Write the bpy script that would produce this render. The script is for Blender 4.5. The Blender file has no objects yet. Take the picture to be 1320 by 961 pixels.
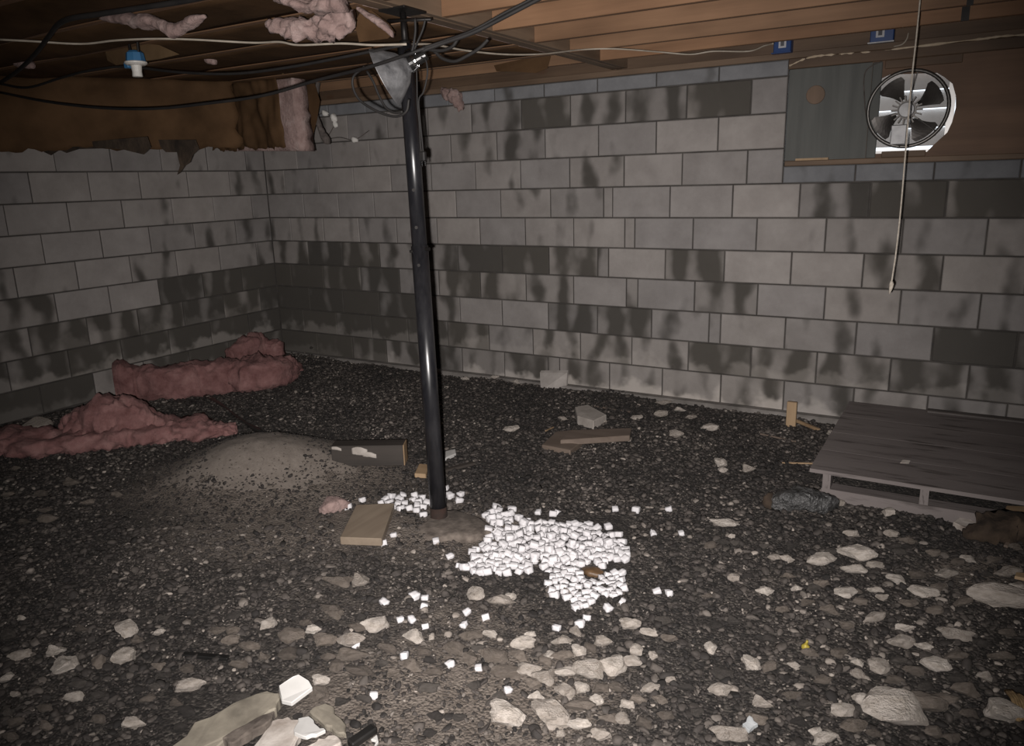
import bpy, bmesh, math, random
import numpy as np
from mathutils import Vector, Matrix, noise as mnoise

random.seed(7)
rng = np.random.default_rng(11)
scene = bpy.context.scene
COL = scene.collection
PI = math.pi

# ------------------------------------------------------------------ camera
W, H, F = 1320.0, 961.0, 991.903
YAW, PITCH, ROLL = 0.541127, -0.245772, 0.028135
CAM = np.array([5.44897, -4.93561, 1.48857])

def _rot(a, b, c):
    ca, sa, cb, sb, cc, sc = math.cos(a), math.sin(a), math.cos(b), math.sin(b), math.cos(c), math.sin(c)
    return (np.array([[ca, -sa, 0], [sa, ca, 0], [0, 0, 1]]) @ np.array([[1, 0, 0], [0, cb, -sb], [0, sb, cb]])
            @ np.array([[cc, 0, sc], [0, 1, 0], [-sc, 0, cc]]))
R = _rot(YAW, PITCH, ROLL)
cam_data = bpy.data.cameras.new('camera')
cam_data.sensor_fit = 'HORIZONTAL'
cam_data.sensor_width = 36.0
cam_data.lens = F / W * 36.0
cam_data.clip_start = 0.02
cam = bpy.data.objects.new('camera', cam_data)
COL.objects.link(cam)
M = np.eye(4)
M[:3, 0], M[:3, 1], M[:3, 2], M[:3, 3] = R[:, 0], R[:, 2], -R[:, 1], CAM
cam.matrix_world = Matrix(M.tolist())
scene.camera = cam

# ------------------------------------------------------------------ daylight outside, phone torch, exposure
world = bpy.data.worlds.new('daylight')
scene.world = world
world.use_nodes = True
world.node_tree.nodes['Background'].inputs[0].default_value = (0.85, 0.92, 1.0, 1)
world.node_tree.nodes['Background'].inputs[1].default_value = 1.6

ld = bpy.data.lights.new('phone_flash_offscreen', 'SPOT')
ld.energy = 760
ld.color = (1.0, 0.945, 0.915)
ld.spot_size = math.radians(88)
ld.spot_blend = 1.0
ld.shadow_soft_size = 0.012
torch = bpy.data.objects.new('phone_flash_offscreen', ld)
COL.objects.link(torch)
torch.location = (CAM + R @ np.array([-0.045, 0.0, -0.03])).tolist()
torch.rotation_euler = Vector(R[:, 1].tolist()).to_track_quat('-Z', 'Y').to_euler()   # along the lens axis

scene.view_settings.view_transform = 'Standard'
scene.view_settings.look = 'None'
scene.view_settings.gamma = 1.0
scene.view_settings.use_curve_mapping = False
scene.view_settings.exposure = 0.0

# ------------------------------------------------------------------ pixel -> place helpers
def ray(px, py):
    return R @ np.array([(px - W / 2) / F, 1.0, -(py - H / 2) / F])
def on(px, py, ax, val):
    d = ray(px, py)
    return CAM + d * ((val - CAM[ax]) / d[ax])
def G(px, py, z=0.0): return on(px, py, 2, z)
def BK(px, py, y=0.0): return on(px, py, 1, y)
def LF(px, py, x=0.0): return on(px, py, 0, x)
def depth(P): return float((np.asarray(P) - CAM) @ R[:, 1])
def project(x, y, z):
    d = np.stack([x - CAM[0], y - CAM[1], z - CAM[2]], -1) @ R
    return W / 2 + F * d[..., 0] / d[..., 1], H / 2 - F * d[..., 2] / d[..., 1], d[..., 1]

# ------------------------------------------------------------------ ground height
MOUND = (2.30, -2.28)
def ground(x, y):
    x = np.asarray(x, float); y = np.asarray(y, float)
    h = 0.010 * np.sin(x * 2.3 + 0.7) * np.cos(y * 1.9 - 0.4) + 0.006 * np.sin(x * 6.1 + y * 4.7) + 0.004 * np.sin(x * 11.3 - y * 13.1)
    h = h - 0.010
    dx, dy = x - MOUND[0], y - MOUND[1]
    u = 0.87 * dx + 0.5 * dy; v = -0.5 * dx + 0.87 * dy
    r2 = (u / 0.36) ** 2 + (v / 0.27) ** 2
    h = h + 0.20 * np.exp(-0.5 * r2 ** 1.15)
    dx, dy = x - 2.75, y + 2.85
    h = h + 0.035 * np.exp(-(dx * dx / 0.35 + dy * dy / 0.2))
    dx, dy = x - 3.50, y + 2.40
    h = h + 0.02 * np.exp(-(dx * dx + dy * dy) / 0.09)
    return h
def gz(x, y): return float(ground(x, y))
def GP(px, py, dz=0.0):
    z = 0.0
    for _ in range(12):
        P = G(px, py, z + dz)
        z = 0.5 * z + 0.5 * gz(P[0], P[1])
    return np.array([P[0], P[1], z + dz])

# ------------------------------------------------------------------ object helpers
def tag(o, label=None, cat=None, group=None, kind=None):
    if label: o['label'] = label
    if cat: o['category'] = cat
    if group: o['group'] = group
    if kind: o['kind'] = kind
    return o
def link(name, me, mat=None, parent=None):
    o = bpy.data.objects.new(name, me)
    COL.objects.link(o)
    if mat is not None and me is not None and not me.materials: me.materials.append(mat)
    if parent is not None: o.parent = parent
    return o
def empty(name, loc, label=None, cat=None, group=None, rz=0.0):
    o = bpy.data.objects.new(name, None)
    COL.objects.link(o)
    o.location = [float(c) for c in loc]
    o.rotation_euler = (0, 0, rz)
    o.empty_display_size = 0.05
    tag(o, label, cat, group)
    return o
def child_at(o, parent):
    """keep o's world coordinates when it is parented to an unrotated empty"""
    o.parent = parent
    o.location = [o.location[i] - parent.location[i] for i in range(3)]
    return o
def mesh_from(name, verts, faces, smooth=False):
    me = bpy.data.meshes.new(name)
    me.from_pydata([tuple(map(float, v)) for v in verts], [], faces)
    if smooth: me.polygons.foreach_set('use_smooth', [True] * len(me.polygons))
    me.update()
    return me
def bm_mesh(name, bm, smooth=False):
    me = bpy.data.meshes.new(name)
    bmesh.ops.recalc_face_normals(bm, faces=bm.faces)
    bm.to_mesh(me); bm.free()
    if smooth: me.polygons.foreach_set('use_smooth', [True] * len(me.polygons))
    return me
def bbox(bm, x0, x1, y0, y1, z0, z1, bev=0.0):
    vs = [bm.verts.new((x, y, z)) for x in (x0, x1) for y in (y0, y1) for z in (z0, z1)]
    fs = []
    for f in ((0, 1, 3, 2), (4, 6, 7, 5), (0, 4, 5, 1), (2, 3, 7, 6), (0, 2, 6, 4), (1, 5, 7, 3)):
        fs.append(bm.faces.new([vs[i] for i in f]))
    if bev > 0:
        es = list({e for f in fs for e in f.edges})
        bmesh.ops.bevel(bm, geom=es, offset=bev, segments=1, affect='EDGES')
    return vs
def box_mesh(name, x0, x1, y0, y1, z0, z1, bev=0.0):
    bm = bmesh.new(); bbox(bm, x0, x1, y0, y1, z0, z1, bev)
    return bm_mesh(name, bm)
def prism(name, poly_top, thick, jitter=0.0, bev=0.004):
    """solid slab under a list of 3-D top points (any tilt)"""
    top = [np.array(p, float) for p in poly_top]
    if jitter:
        rag = []
        for i, p in enumerate(top):
            q = top[(i + 1) % len(top)]
            e_ = q - p; nrm = np.array([-e_[1], e_[0], 0.0]); le = np.linalg.norm(e_)
            rag.append(p)
            for t in ((0.33, 0.67) if le > 0.03 else ()):
                rag.append(p + e_ * (t + random.uniform(-.08, .08)) + nrm * random.uniform(-0.12, 0.12) + np.array([0, 0, random.uniform(-.2, .2) * jitter]))
        top = rag
    bot = [p + np.array([random.uniform(-jitter, jitter), random.uniform(-jitter, jitter), -thick]) for p in top]
    n = len(top)
    bm = bmesh.new()
    a = [bm.verts.new(p) for p in top]; b = [bm.verts.new(p) for p in bot]
    ft = bm.faces.new(a); bm.faces.new(b[::-1])
    for i in range(n): bm.faces.new((a[i], b[i], b[(i + 1) % n], a[(i + 1) % n]))
    bmesh.ops.recalc_face_normals(bm, faces=bm.faces)
    if bev: bmesh.ops.bevel(bm, geom=list(bm.edges), offset=bev, segments=1, affect='EDGES')
    return bm_mesh(name, bm)
def tube_bm(bm, pts, rad, n=8, cap=True):
    pts = [Vector([float(c) for c in p]) for p in pts]
    rads = rad if isinstance(rad, (list, tuple)) else [rad] * len(pts)
    rings = []
    up0 = Vector((0.13, 0.21, 0.97))
    for i, p in enumerate(pts):
        t = (pts[min(i + 1, len(pts) - 1)] - pts[max(i - 1, 0)]).normalized()
        a = t.cross(up0)
        if a.length < 1e-3: a = t.cross(Vector((1, 0, 0)))
        a.normalize(); b = t.cross(a)
        rings.append([bm.verts.new(p + (a * math.cos(2 * PI * k / n) + b * math.sin(2 * PI * k / n)) * rads[i]) for k in range(n)])
    for r0, r1 in zip(rings, rings[1:]):
        for k in range(n): bm.faces.new((r0[k], r0[(k + 1) % n], r1[(k + 1) % n], r1[k]))
    if cap:
        bm.faces.new(rings[0][::-1]); bm.faces.new(rings[-1])
def spline(pts, k=6):
    P = [np.array(p, float) for p in pts]
    P = [2 * P[0] - P[1]] + P + [2 * P[-1] - P[-2]]
    out = []
    for i in range(1, len(P) - 2):
        for j in range(k):
            t = j / k
            out.append(0.5 * ((2 * P[i]) + (-P[i - 1] + P[i + 1]) * t + (2 * P[i - 1] - 5 * P[i] + 4 * P[i + 1] - P[i + 2]) * t * t
                              + (-P[i - 1] + 3 * P[i] - 3 * P[i + 1] + P[i + 2]) * t ** 3))
    out.append(P[-2])
    return out
def tube_mesh(name, pts, rad, n=8, k=6):
    bm = bmesh.new(); tube_bm(bm, spline(pts, k) if k else pts, rad, n)
    return bm_mesh(name, bm, True)
def lathe_bm(bm, prof, n=24, ax=None):
    """profile [(r, h)] around local z; ax = 4x4 matrix"""
    rings = []
    for r, h in prof:
        rings.append([bm.verts.new((r * math.cos(2 * PI * k / n), r * math.sin(2 * PI * k / n), h)) for k in range(n)])
    for r0, r1 in zip(rings, rings[1:]):
        for k in range(n): bm.faces.new((r0[k], r0[(k + 1) % n], r1[(k + 1) % n], r1[k]))
    bm.faces.new(rings[0][::-1]); bm.faces.new(rings[-1])
    if ax is not None: bmesh.ops.transform(bm, matrix=ax, verts=[v for r in rings for v in r])

# ------------------------------------------------------------------ materials
def mat(name):
    m = bpy.data.materials.new(name); m.use_nodes = True
    nt = m.node_tree
    return m, nt, nt.nodes, nt.links, nt.nodes['Principled BSDF']
def nd(nt, t, **kw):
    n = nt.nodes.new(t)
    for k, v in kw.items():
        if k.startswith('i_'): n.inputs[k[2:].replace('_', ' ')].default_value = v
        else: setattr(n, k, v)
    return n
def ramp(nt, stops, interp='LINEAR'):
    r = nt.nodes.new('ShaderNodeValToRGB'); cr = r.color_ramp; cr.interpolation = interp
    while len(cr.elements) < len(stops): cr.elements.new(0.5)
    for e, (p, c) in zip(cr.elements, stops):
        e.position = p; e.color = (*c, 1) if len(c) == 3 else c
    return r
def math_n(nt, op, a=None, b=None, clamp=False):
    n = nt.nodes.new('ShaderNodeMath'); n.operation = op; n.use_clamp = clamp
    for i, v in enumerate((a, b)):
        if v is None: continue
        if isinstance(v, (int, float)): n.inputs[i].default_value = v
        else: nt.links.new(v, n.inputs[i])
    return n.outputs[0]
def mixc(nt, fac, a, b, mode='MIX'):
    n = nt.nodes.new('ShaderNodeMix'); n.data_type = 'RGBA'; n.blend_type = mode
    for s, v in ((n.inputs[0], fac), (n.inputs[6], a), (n.inputs[7], b)):
        if isinstance(v, (int, float)): s.default_value = v
        elif isinstance(v, tuple): s.default_value = (*v, 1)
        else: nt.links.new(v, s)
    return n.outputs[2]
def bump(nt, hsock, strength, dist, bsdf):
    b = nt.nodes.new('ShaderNodeBump'); b.inputs['Strength'].default_value = strength; b.inputs['Distance'].default_value = dist
    nt.links.new(hsock, b.inputs['Height']); nt.links.new(b.outputs[0], bsdf.inputs['Normal'])
def coords(nt, kind='Object', scale=(1, 1, 1), rnd=0.0):
    tc = nt.nodes.new('ShaderNodeTexCoord'); mp = nt.nodes.new('ShaderNodeMapping')
    mp.inputs['Scale'].default_value = scale
    nt.links.new(tc.outputs[kind], mp.inputs['Vector'])
    if rnd:
        oi = nt.nodes.new('ShaderNodeObjectInfo')
        vm = nt.nodes.new('ShaderNodeVectorMath'); vm.operation = 'SCALE'
        vm.inputs[0].default_value = (rnd, rnd * 0.7, rnd * 1.3)
        nt.links.new(oi.outputs['Random'], vm.inputs['Scale'])
        nt.links.new(vm.outputs[0], mp.inputs['Location'])
    return mp.outputs[0]
def noise(nt, vec, scale, detail=4.0, rough=0.55):
    n = nt.nodes.new('ShaderNodeTexNoise'); n.inputs['Scale'].default_value = scale
    n.inputs['Detail'].default_value = detail; n.inputs['Roughness'].default_value = rough
    nt.links.new(vec, n.inputs['Vector'])
    return n.outputs['Fac']

def simple(name, c0, c1, scale=8.0, rough=0.8, bstr=0.3, bdist=0.004, bscale=60.0, stretch=(1, 1, 1), metallic=0.0, rnd=7.0, kind='Object', detail=5.0):
    m, nt, N, L, b = mat(name)
    v = coords(nt, kind, stretch, rnd)
    f = noise(nt, v, scale, detail)
    r = ramp(nt, [(0.3, c0), (0.7, c1)])
    L.new(f, r.inputs[0]); L.new(r.outputs[0], b.inputs['Base Color'])
    b.inputs['Roughness'].default_value = rough; b.inputs['Metallic'].default_value = metallic
    if bstr: bump(nt, noise(nt, v, bscale, 4.0), bstr, bdist, b)
    return m

def block_material(name, base_lo, base_hi):
    m, nt, N, L, b = mat(name)
    v = coords(nt, 'Object', (1, 1, 1), 37.0)
    base = ramp(nt, [(0.25, base_lo), (0.75, base_hi)])
    L.new(noise(nt, v, 5.0, 6.0, 0.65), base.inputs[0])
    def attr(n):
        a = nt.nodes.new('ShaderNodeAttribute'); a.attribute_type = 'OBJECT'; a.attribute_name = n
        return a.outputs['Fac']
    tc = nt.nodes.new('ShaderNodeTexCoord'); sx = nt.nodes.new('ShaderNodeSeparateXYZ')
    L.new(tc.outputs['Object'], sx.inputs[0])
    # damp bands of the hollow cores, with noise
    wob = noise(nt, v, 3.5, 1.0)
    ang = math_n(nt, 'ADD', math_n(nt, 'MULTIPLY', sx.outputs[0], 2 * PI / 0.2), math_n(nt, 'ADD', attr('phase'), math_n(nt, 'MULTIPLY', wob, 5.0)))
    bands = math_n(nt, 'MULTIPLY_ADD', math_n(nt, 'COSINE', ang), 0.5); bands.node.inputs[2].default_value = 0.5
    vs = coords(nt, 'Object', (1.0, 1.0, 0.7), 53.0)
    big = noise(nt, vs, 5.0, 2.5, 0.5)
    bigc = nt.nodes.new('ShaderNodeMapRange'); bigc.inputs[1].default_value = 0.28; bigc.inputs[2].default_value = 0.72
    L.new(big, bigc.inputs[0])
    val = math_n(nt, 'ADD', math_n(nt, 'MULTIPLY', bands, 0.38), math_n(nt, 'MULTIPLY', bigc.outputs[0], 0.62))
    st = attr('stain')
    lo = math_n(nt, 'SUBTRACT', 0.90, st); hi = math_n(nt, 'SUBTRACT', 1.34, st)
    mr = nt.nodes.new('ShaderNodeMapRange'); mr.interpolation_type = 'SMOOTHSTEP'
    L.new(val, mr.inputs[0]); L.new(lo, mr.inputs[1]); L.new(hi, mr.inputs[2])
    fac = math_n(nt, 'MULTIPLY', mr.outputs[0], 0.86)
    c1 = mixc(nt, fac, base.outputs[0], (0.028, 0.025, 0.020))
    # grey-green wash over damp blocks
    wash = math_n(nt, 'MULTIPLY', st, 0.45)
    c1 = mixc(nt, wash, c1, (0.085, 0.078, 0.066))
    # pale salt bloom near the lower edge
    sz = math_n(nt, 'MULTIPLY', sx.outputs[2], -5.2)
    sal = math_n(nt, 'ADD', sz, math_n(nt, 'MULTIPLY', noise(nt, v, 5.0, 3.0), 2.2))
    sm = nt.nodes.new('ShaderNodeMapRange'); sm.interpolation_type = 'SMOOTHSTEP'
    sm.inputs[1].default_value = 1.15; sm.inputs[2].default_value = 1.55
    L.new(sal, sm.inputs[0])
    c1 = mixc(nt, math_n(nt, 'MULTIPLY', sm.outputs[0], attr('salt')), c1, (0.46, 0.43, 0.40))
    # per block tint
    oi = nt.nodes.new('ShaderNodeObjectInfo')
    tint = ramp(nt, [(0.0, (0.86, 0.86, 0.87)), (1.0, (1.08, 1.06, 1.04))])
    L.new(oi.outputs['Random'], tint.inputs[0])
    c1 = mixc(nt, 1.0, c1, tint.outputs[0], 'MULTIPLY')
    L.new(c1, b.inputs['Base Color'])
    b.inputs['Roughness'].default_value = 0.92
    bump(nt, noise(nt, v, 90.0, 4.0, 0.7), 0.35, 0.004, b)
    return m

def wood(name, c0, c1, knot=(0.10, 0.05, 0.025), axis=0, rough=0.7, gscale=7.0, knots=True, tint=False):
    m, nt, N, L, b = mat(name)
    st = [14.0, 14.0, 14.0]; st[axis] = 0.9
    v = coords(nt, 'Object', tuple(st), 23.0)
    f = noise(nt, v, gscale / 7.0, 6.0, 0.65)
    r = ramp(nt, [(0.28, c0), (0.72, c1)])
    L.new(f, r.inputs[0])
    col = r.outputs[0]
    if knots:
        ks = [3.2, 3.2, 3.2]; ks[axis] = 1.3
        kv = coords(nt, 'Object', tuple(ks), 31.0)
        vo = nt.nodes.new('ShaderNodeTexVoronoi'); vo.inputs['Scale'].default_value = 1.6
        L.new(kv, vo.inputs['Vector'])
        mr = nt.nodes.new('ShaderNodeMapRange'); mr.interpolation_type = 'SMOOTHSTEP'
        mr.inputs[1].default_value = 0.04; mr.inputs[2].default_value = 0.14; mr.inputs[3].default_value = 1.0; mr.inputs[4].default_value = 0.0
        L.new(vo.outputs['Distance'], mr.inputs[0])
        col = mixc(nt, math_n(nt, 'MULTIPLY', mr.outputs[0], 0.8), col, knot)
    blot = noise(nt, coords(nt, 'Object', (1, 1, 1), 11.0), 1.7, 3.0)
    br = ramp(nt, [(0.35, (0.72, 0.70, 0.68)), (0.62, (1.0, 1.0, 1.0))])
    L.new(blot, br.inputs[0])
    col = mixc(nt, 1.0, col, br.outputs[0], 'MULTIPLY')
    if tint:
        oi = nt.nodes.new('ShaderNodeObjectInfo')
        tr = ramp(nt, [(0.0, (0.62, 0.64, 0.64)), (0.5, (0.85, 0.86, 0.86)), (1.0, (1.05, 1.0, 0.95))])
        L.new(oi.outputs['Random'], tr.inputs[0])
        col = mixc(nt, 1.0, col, tr.outputs[0], 'MULTIPLY')
    L.new(col, b.inputs['Base Color'])
    b.inputs['Roughness'].default_value = rough
    bump(nt, f, 0.15, 0.003, b)
    return m

MT = {}
MT['block'] = block_material('concrete_block', (0.235, 0.218, 0.208), (0.345, 0.325, 0.312))
MT['cap'] = block_material('concrete_cap_block', (0.15, 0.155, 0.165), (0.255, 0.262, 0.275))
MT['mortar'] = simple('mortar', (0.035, 0.031, 0.028), (0.085, 0.077, 0.070), 6.0, 0.95, 0.5, 0.004, 80.0, rnd=0)
MT['footing'] = simple('footing_concrete', (0.12, 0.11, 0.10), (0.26, 0.24, 0.225), 7.0, 0.95, 0.5, 0.006, 40.0, rnd=0)
MT['plain_wall'] = simple('plain_block_wall', (0.16, 0.15, 0.14), (0.28, 0.26, 0.25), 3.0, 0.95, 0.3, 0.004, 40.0, rnd=0)
MT['joist'] = wood('joist_pine', (0.19, 0.105, 0.056), (0.32, 0.185, 0.105), tint=True)
MT['joist_old'] = wood('weathered_beam', (0.13, 0.088, 0.058), (0.24, 0.165, 0.11), axis=1)
MT['rim'] = wood('rim_board', (0.075, 0.046, 0.028), (0.15, 0.095, 0.058))
MT['sill'] = wood('sill_plate', (0.11, 0.072, 0.046), (0.20, 0.135, 0.088))
MT['ply'] = wood('dark_plywood', (0.115, 0.066, 0.040), (0.20, 0.118, 0.072), gscale=5.0)
MT['sub'] = wood('subfloor', (0.22, 0.14, 0.08), (0.34, 0.22, 0.13), knots=False)
MT['greyboard'] = simple('grey_board', (0.082, 0.085, 0.080), (0.115, 0.118, 0.110), 3.0, 0.75, 0.15, 0.002, 50.0, stretch=(6, 1, 0.5))
MT['plug'] = wood('plug_wood', (0.13, 0.09, 0.06), (0.24, 0.16, 0.11), axis=2, knots=False)
MT['kraft'] = simple('kraft_paper', (0.045, 0.025, 0.012), (0.110, 0.062, 0.031), 3.5, 0.55, 0.35, 0.012, 9.0, stretch=(1, 1, 1))
MT['kraft_light'] = simple('kraft_paper_pale', (0.10, 0.062, 0.032), (0.18, 0.118, 0.064), 3.5, 0.6, 0.3, 0.012, 9.0)
for k_ in ('kraft', 'kraft_light'):
    MT[k_].node_tree.nodes['Principled BSDF'].inputs['Specular IOR Level'].default_value = 0.12
    MT[k_].node_tree.nodes['Principled BSDF'].inputs['Roughness'].default_value = 0.85

def build_pink(name, c0, c1, c2):
    m, nt, N, L, b = mat(name)
    v = coords(nt, 'Object', (1, 1, 1), 9.0)
    r = ramp(nt, [(0.28, c0), (0.52, c1), (0.75, c2)])
    L.new(noise(nt, v, 9.0, 6.0, 0.65), r.inputs[0])
    L.new(r.outputs[0], b.inputs['Base Color'])
    b.inputs['Roughness'].default_value = 1.0
    bump(nt, noise(nt, v, 35.0, 6.0, 0.7), 0.7, 0.02, b)
    return m
MT['pink'] = build_pink('pink_fibreglass', (0.13, 0.055, 0.052), (0.245, 0.125, 0.118), (0.35, 0.205, 0.19))
MT['pink_dust'] = build_pink('dusty_pink_fibreglass', (0.19, 0.125, 0.112), (0.33, 0.235, 0.215), (0.47, 0.375, 0.35))

def paint_black():
    m, nt, N, L, b = mat('black_post_paint')
    v = coords(nt, 'Object', (1, 1, 0.3))
    r = ramp(nt, [(0.45, (0.010, 0.010, 0.012)), (0.8, (0.035, 0.034, 0.036))])
    L.new(noise(nt, v, 9.0, 5.0, 0.7), r.inputs[0]); L.new(r.outputs[0], b.inputs['Base Color'])
    b.inputs['Roughness'].default_value = 0.30
    b.inputs['Specular IOR Level'].default_value = 0.6
    bump(nt, noise(nt, v, 70.0, 3.0), 0.08, 0.002, b)
    return m
MT['post'] = paint_black()
MT['rust'] = simple('rusty_base', (0.012, 0.008, 0.006), (0.038, 0.017, 0.011), 14.0, 0.9, 0.4, 0.004, 60.0)
MT['iron'] = simple('dark_iron', (0.012, 0.011, 0.011), (0.03, 0.027, 0.025), 10.0, 0.5, 0.1, 0.002, 60.0, metallic=0.6)
MT['rubber'] = simple('black_cable', (0.008, 0.007, 0.007), (0.018, 0.016, 0.015), 10.0, 0.7, 0.0)
MT['whitecable'] = simple('white_cable', (0.28, 0.24, 0.19), (0.46, 0.41, 0.34), 12.0, 0.6, 0.0)
MT['rope'] = simple('pull_cord', (0.40, 0.35, 0.29), (0.62, 0.56, 0.48), 90.0, 0.9, 0.4, 0.002, 200.0)
MT['aluminium'] = simple('dented_aluminium', (0.10, 0.10, 0.105), (0.42, 0.42, 0.43), 16.0, 0.55, 0.5, 0.008, 22.0, metallic=0.7)
MT['chrome'] = simple('chrome', (0.6, 0.6, 0.6), (0.75, 0.75, 0.75), 9.0, 0.2, 0.0, metallic=1.0)
MT['whitemetal'] = simple('white_shutter_metal', (0.62, 0.61, 0.60), (0.78, 0.77, 0.76), 5.0, 0.38, 0.05, 0.002, 40.0, metallic=0.25)
MT['fanring'] = simple('fan_ring_metal', (0.10, 0.095, 0.09), (0.17, 0.16, 0.15), 9.0, 0.4, 0.0, metallic=0.7)
MT['blade'] = simple('fan_blade_metal', (0.045, 0.04, 0.037), (0.10, 0.092, 0.085), 6.0, 0.42, 0.1, 0.002, 30.0, metallic=0.5)
MT['hub'] = simple('motor_cap_metal', (0.26, 0.26, 0.265), (0.42, 0.42, 0.425), 22.0, 0.5, 0.1, 0.001, 60.0, metallic=0.4)
MT['blue'] = simple('blue_plastic', (0.008, 0.034, 0.13), (0.013, 0.05, 0.18), 8.0, 0.4, 0.0)
MT['bluepale'] = simple('blue_box_plastic', (0.03, 0.12, 0.26), (0.05, 0.17, 0.33), 8.0, 0.45, 0.0)
MT['sticker'] = simple('white_sticker', (0.40, 0.40, 0.42), (0.5, 0.5, 0.52), 8.0, 0.5, 0.0)
MT['ink'] = simple('dark_ink', (0.05, 0.05, 0.06), (0.09, 0.09, 0.1), 8.0, 0.6, 0.0)
MT['porcelain'] = simple('porcelain', (0.56, 0.54, 0.50), (0.70, 0.68, 0.64), 8.0, 0.3, 0.0)
MT['foamseal'] = simple('spray_foam', (0.40, 0.31, 0.21), (0.60, 0.50, 0.38), 20.0, 0.8, 0.6, 0.006, 50.0)
MT['whitebit'] = simple('white_flakes', (0.55, 0.53, 0.50), (0.78, 0.76, 0.72), 30.0, 0.9, 0.5, 0.004, 80.0)
MT['root'] = simple('dusty_strand', (0.06, 0.05, 0.045), (0.13, 0.11, 0.10), 30.0, 0.95, 0.4, 0.004, 80.0)
MT['foam'] = simple('white_foam', (0.52, 0.505, 0.515), (0.66, 0.645, 0.655), 30.0, 0.85, 0.25, 0.002, 160.0)
MT['paleboard'] = wood('pale_cut_board', (0.20, 0.155, 0.115), (0.30, 0.245, 0.185), axis=1, knots=True)
MT['oldboard'] = wood('grey_plank', (0.115, 0.085, 0.066), (0.205, 0.16, 0.13), knots=False)
MT['darkboard'] = wood('dirty_block_wood', (0.022, 0.018, 0.015), (0.065, 0.053, 0.045), knots=False)
MT['freshwood'] = wood('split_wood', (0.30, 0.20, 0.115), (0.46, 0.33, 0.20), axis=2, knots=False)
MT['brickconc'] = simple('pale_paver', (0.28, 0.25, 0.225), (0.42, 0.385, 0.35), 14.0, 0.95, 0.4, 0.004, 70.0)
MT['styro'] = simple('dusty_foam_board', (0.30, 0.275, 0.255), (0.42, 0.39, 0.365), 12.0, 0.95, 0.3, 0.003, 80.0)
MT['tile'] = simple('white_tile_shard', (0.45, 0.44, 0.42), (0.58, 0.57, 0.55), 9.0, 0.5, 0.1, 0.002, 60.0)
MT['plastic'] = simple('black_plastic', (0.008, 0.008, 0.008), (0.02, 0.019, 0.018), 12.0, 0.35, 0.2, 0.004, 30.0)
MT['bag'] = simple('grey_plastic_film', (0.030, 0.030, 0.030), (0.11, 0.109, 0.108), 22.0, 0.33, 1.0, 0.03, 34.0)
MT['yellow'] = simple('yellow_plastic', (0.22, 0.17, 0.02), (0.42, 0.34, 0.06), 20.0, 0.45, 0.0)
MT['clear'] = simple('clear_crinkled_film', (0.35, 0.37, 0.38), (0.55, 0.57, 0.58), 30.0, 0.2, 0.4, 0.004, 60.0)
MT['slab'] = simple('muddy_flagstone', (0.12, 0.105, 0.083), (0.33, 0.295, 0.235), 9.0, 0.85, 0.3, 0.005, 30.0)
MT['shard'] = simple('pale_plaster_shard', (0.30, 0.255, 0.22), (0.62, 0.57, 0.52), 14.0, 0.9, 0.4, 0.006, 30.0)
MT['pad'] = simple('dirty_concrete_pad', (0.06, 0.048, 0.040), (0.17, 0.142, 0.12), 26.0, 0.95, 0.5, 0.006, 40.0)
MT['straw'] = simple('straw_bundle', (0.20, 0.13, 0.06), (0.36, 0.25, 0.13), 9.0, 0.9, 0.4, 0.01, 30.0, stretch=(1, 8, 1))
MT['amber'] = simple('amber_resin', (0.05, 0.03, 0.016), (0.17, 0.10, 0.05), 20.0, 0.5, 0.3, 0.005, 60.0)
MT['rag'] = simple('brown_rag', (0.020, 0.013, 0.009), (0.085, 0.058, 0.038), 8.0, 0.95, 0.6, 0.02, 14.0)

def platform_mat():
    m, nt, N, L, b = mat('mauve_grey_painted_boards')
    v = coords(nt, 'Object', (1, 1, 1), 0.0)
    r = ramp(nt, [(0.3, (0.145, 0.124, 0.119)), (0.7, (0.195, 0.170, 0.162))])
    L.new(noise(nt, coords(nt, 'Object', (1, 6, 2), 5.0), 2.2, 5.0), r.inputs[0])
    wet = noise(nt, coords(nt, 'Generated', (3, 5, 1), 3.0), 1.6, 3.0)
    wr = ramp(nt, [(0.56, (1, 1, 1)), (0.70, (0.42, 0.40, 0.39))])
    L.new(wet, wr.inputs[0])
    L.new(mixc(nt, 1.0, r.outputs[0], wr.outputs[0], 'MULTIPLY'), b.inputs['Base Color'])
    b.inputs['Roughness'].default_value = 0.62
    bump(nt, noise(nt, v, 40.0, 4.0), 0.2, 0.003, b)
    return m
MT['platform'] = platform_mat()
MT['platwet'] = simple('wet_board', (0.04, 0.033, 0.03), (0.10, 0.085, 0.078), 4.0, 0.45, 0.2, 0.003, 40.0, stretch=(1, 5, 1))

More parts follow.
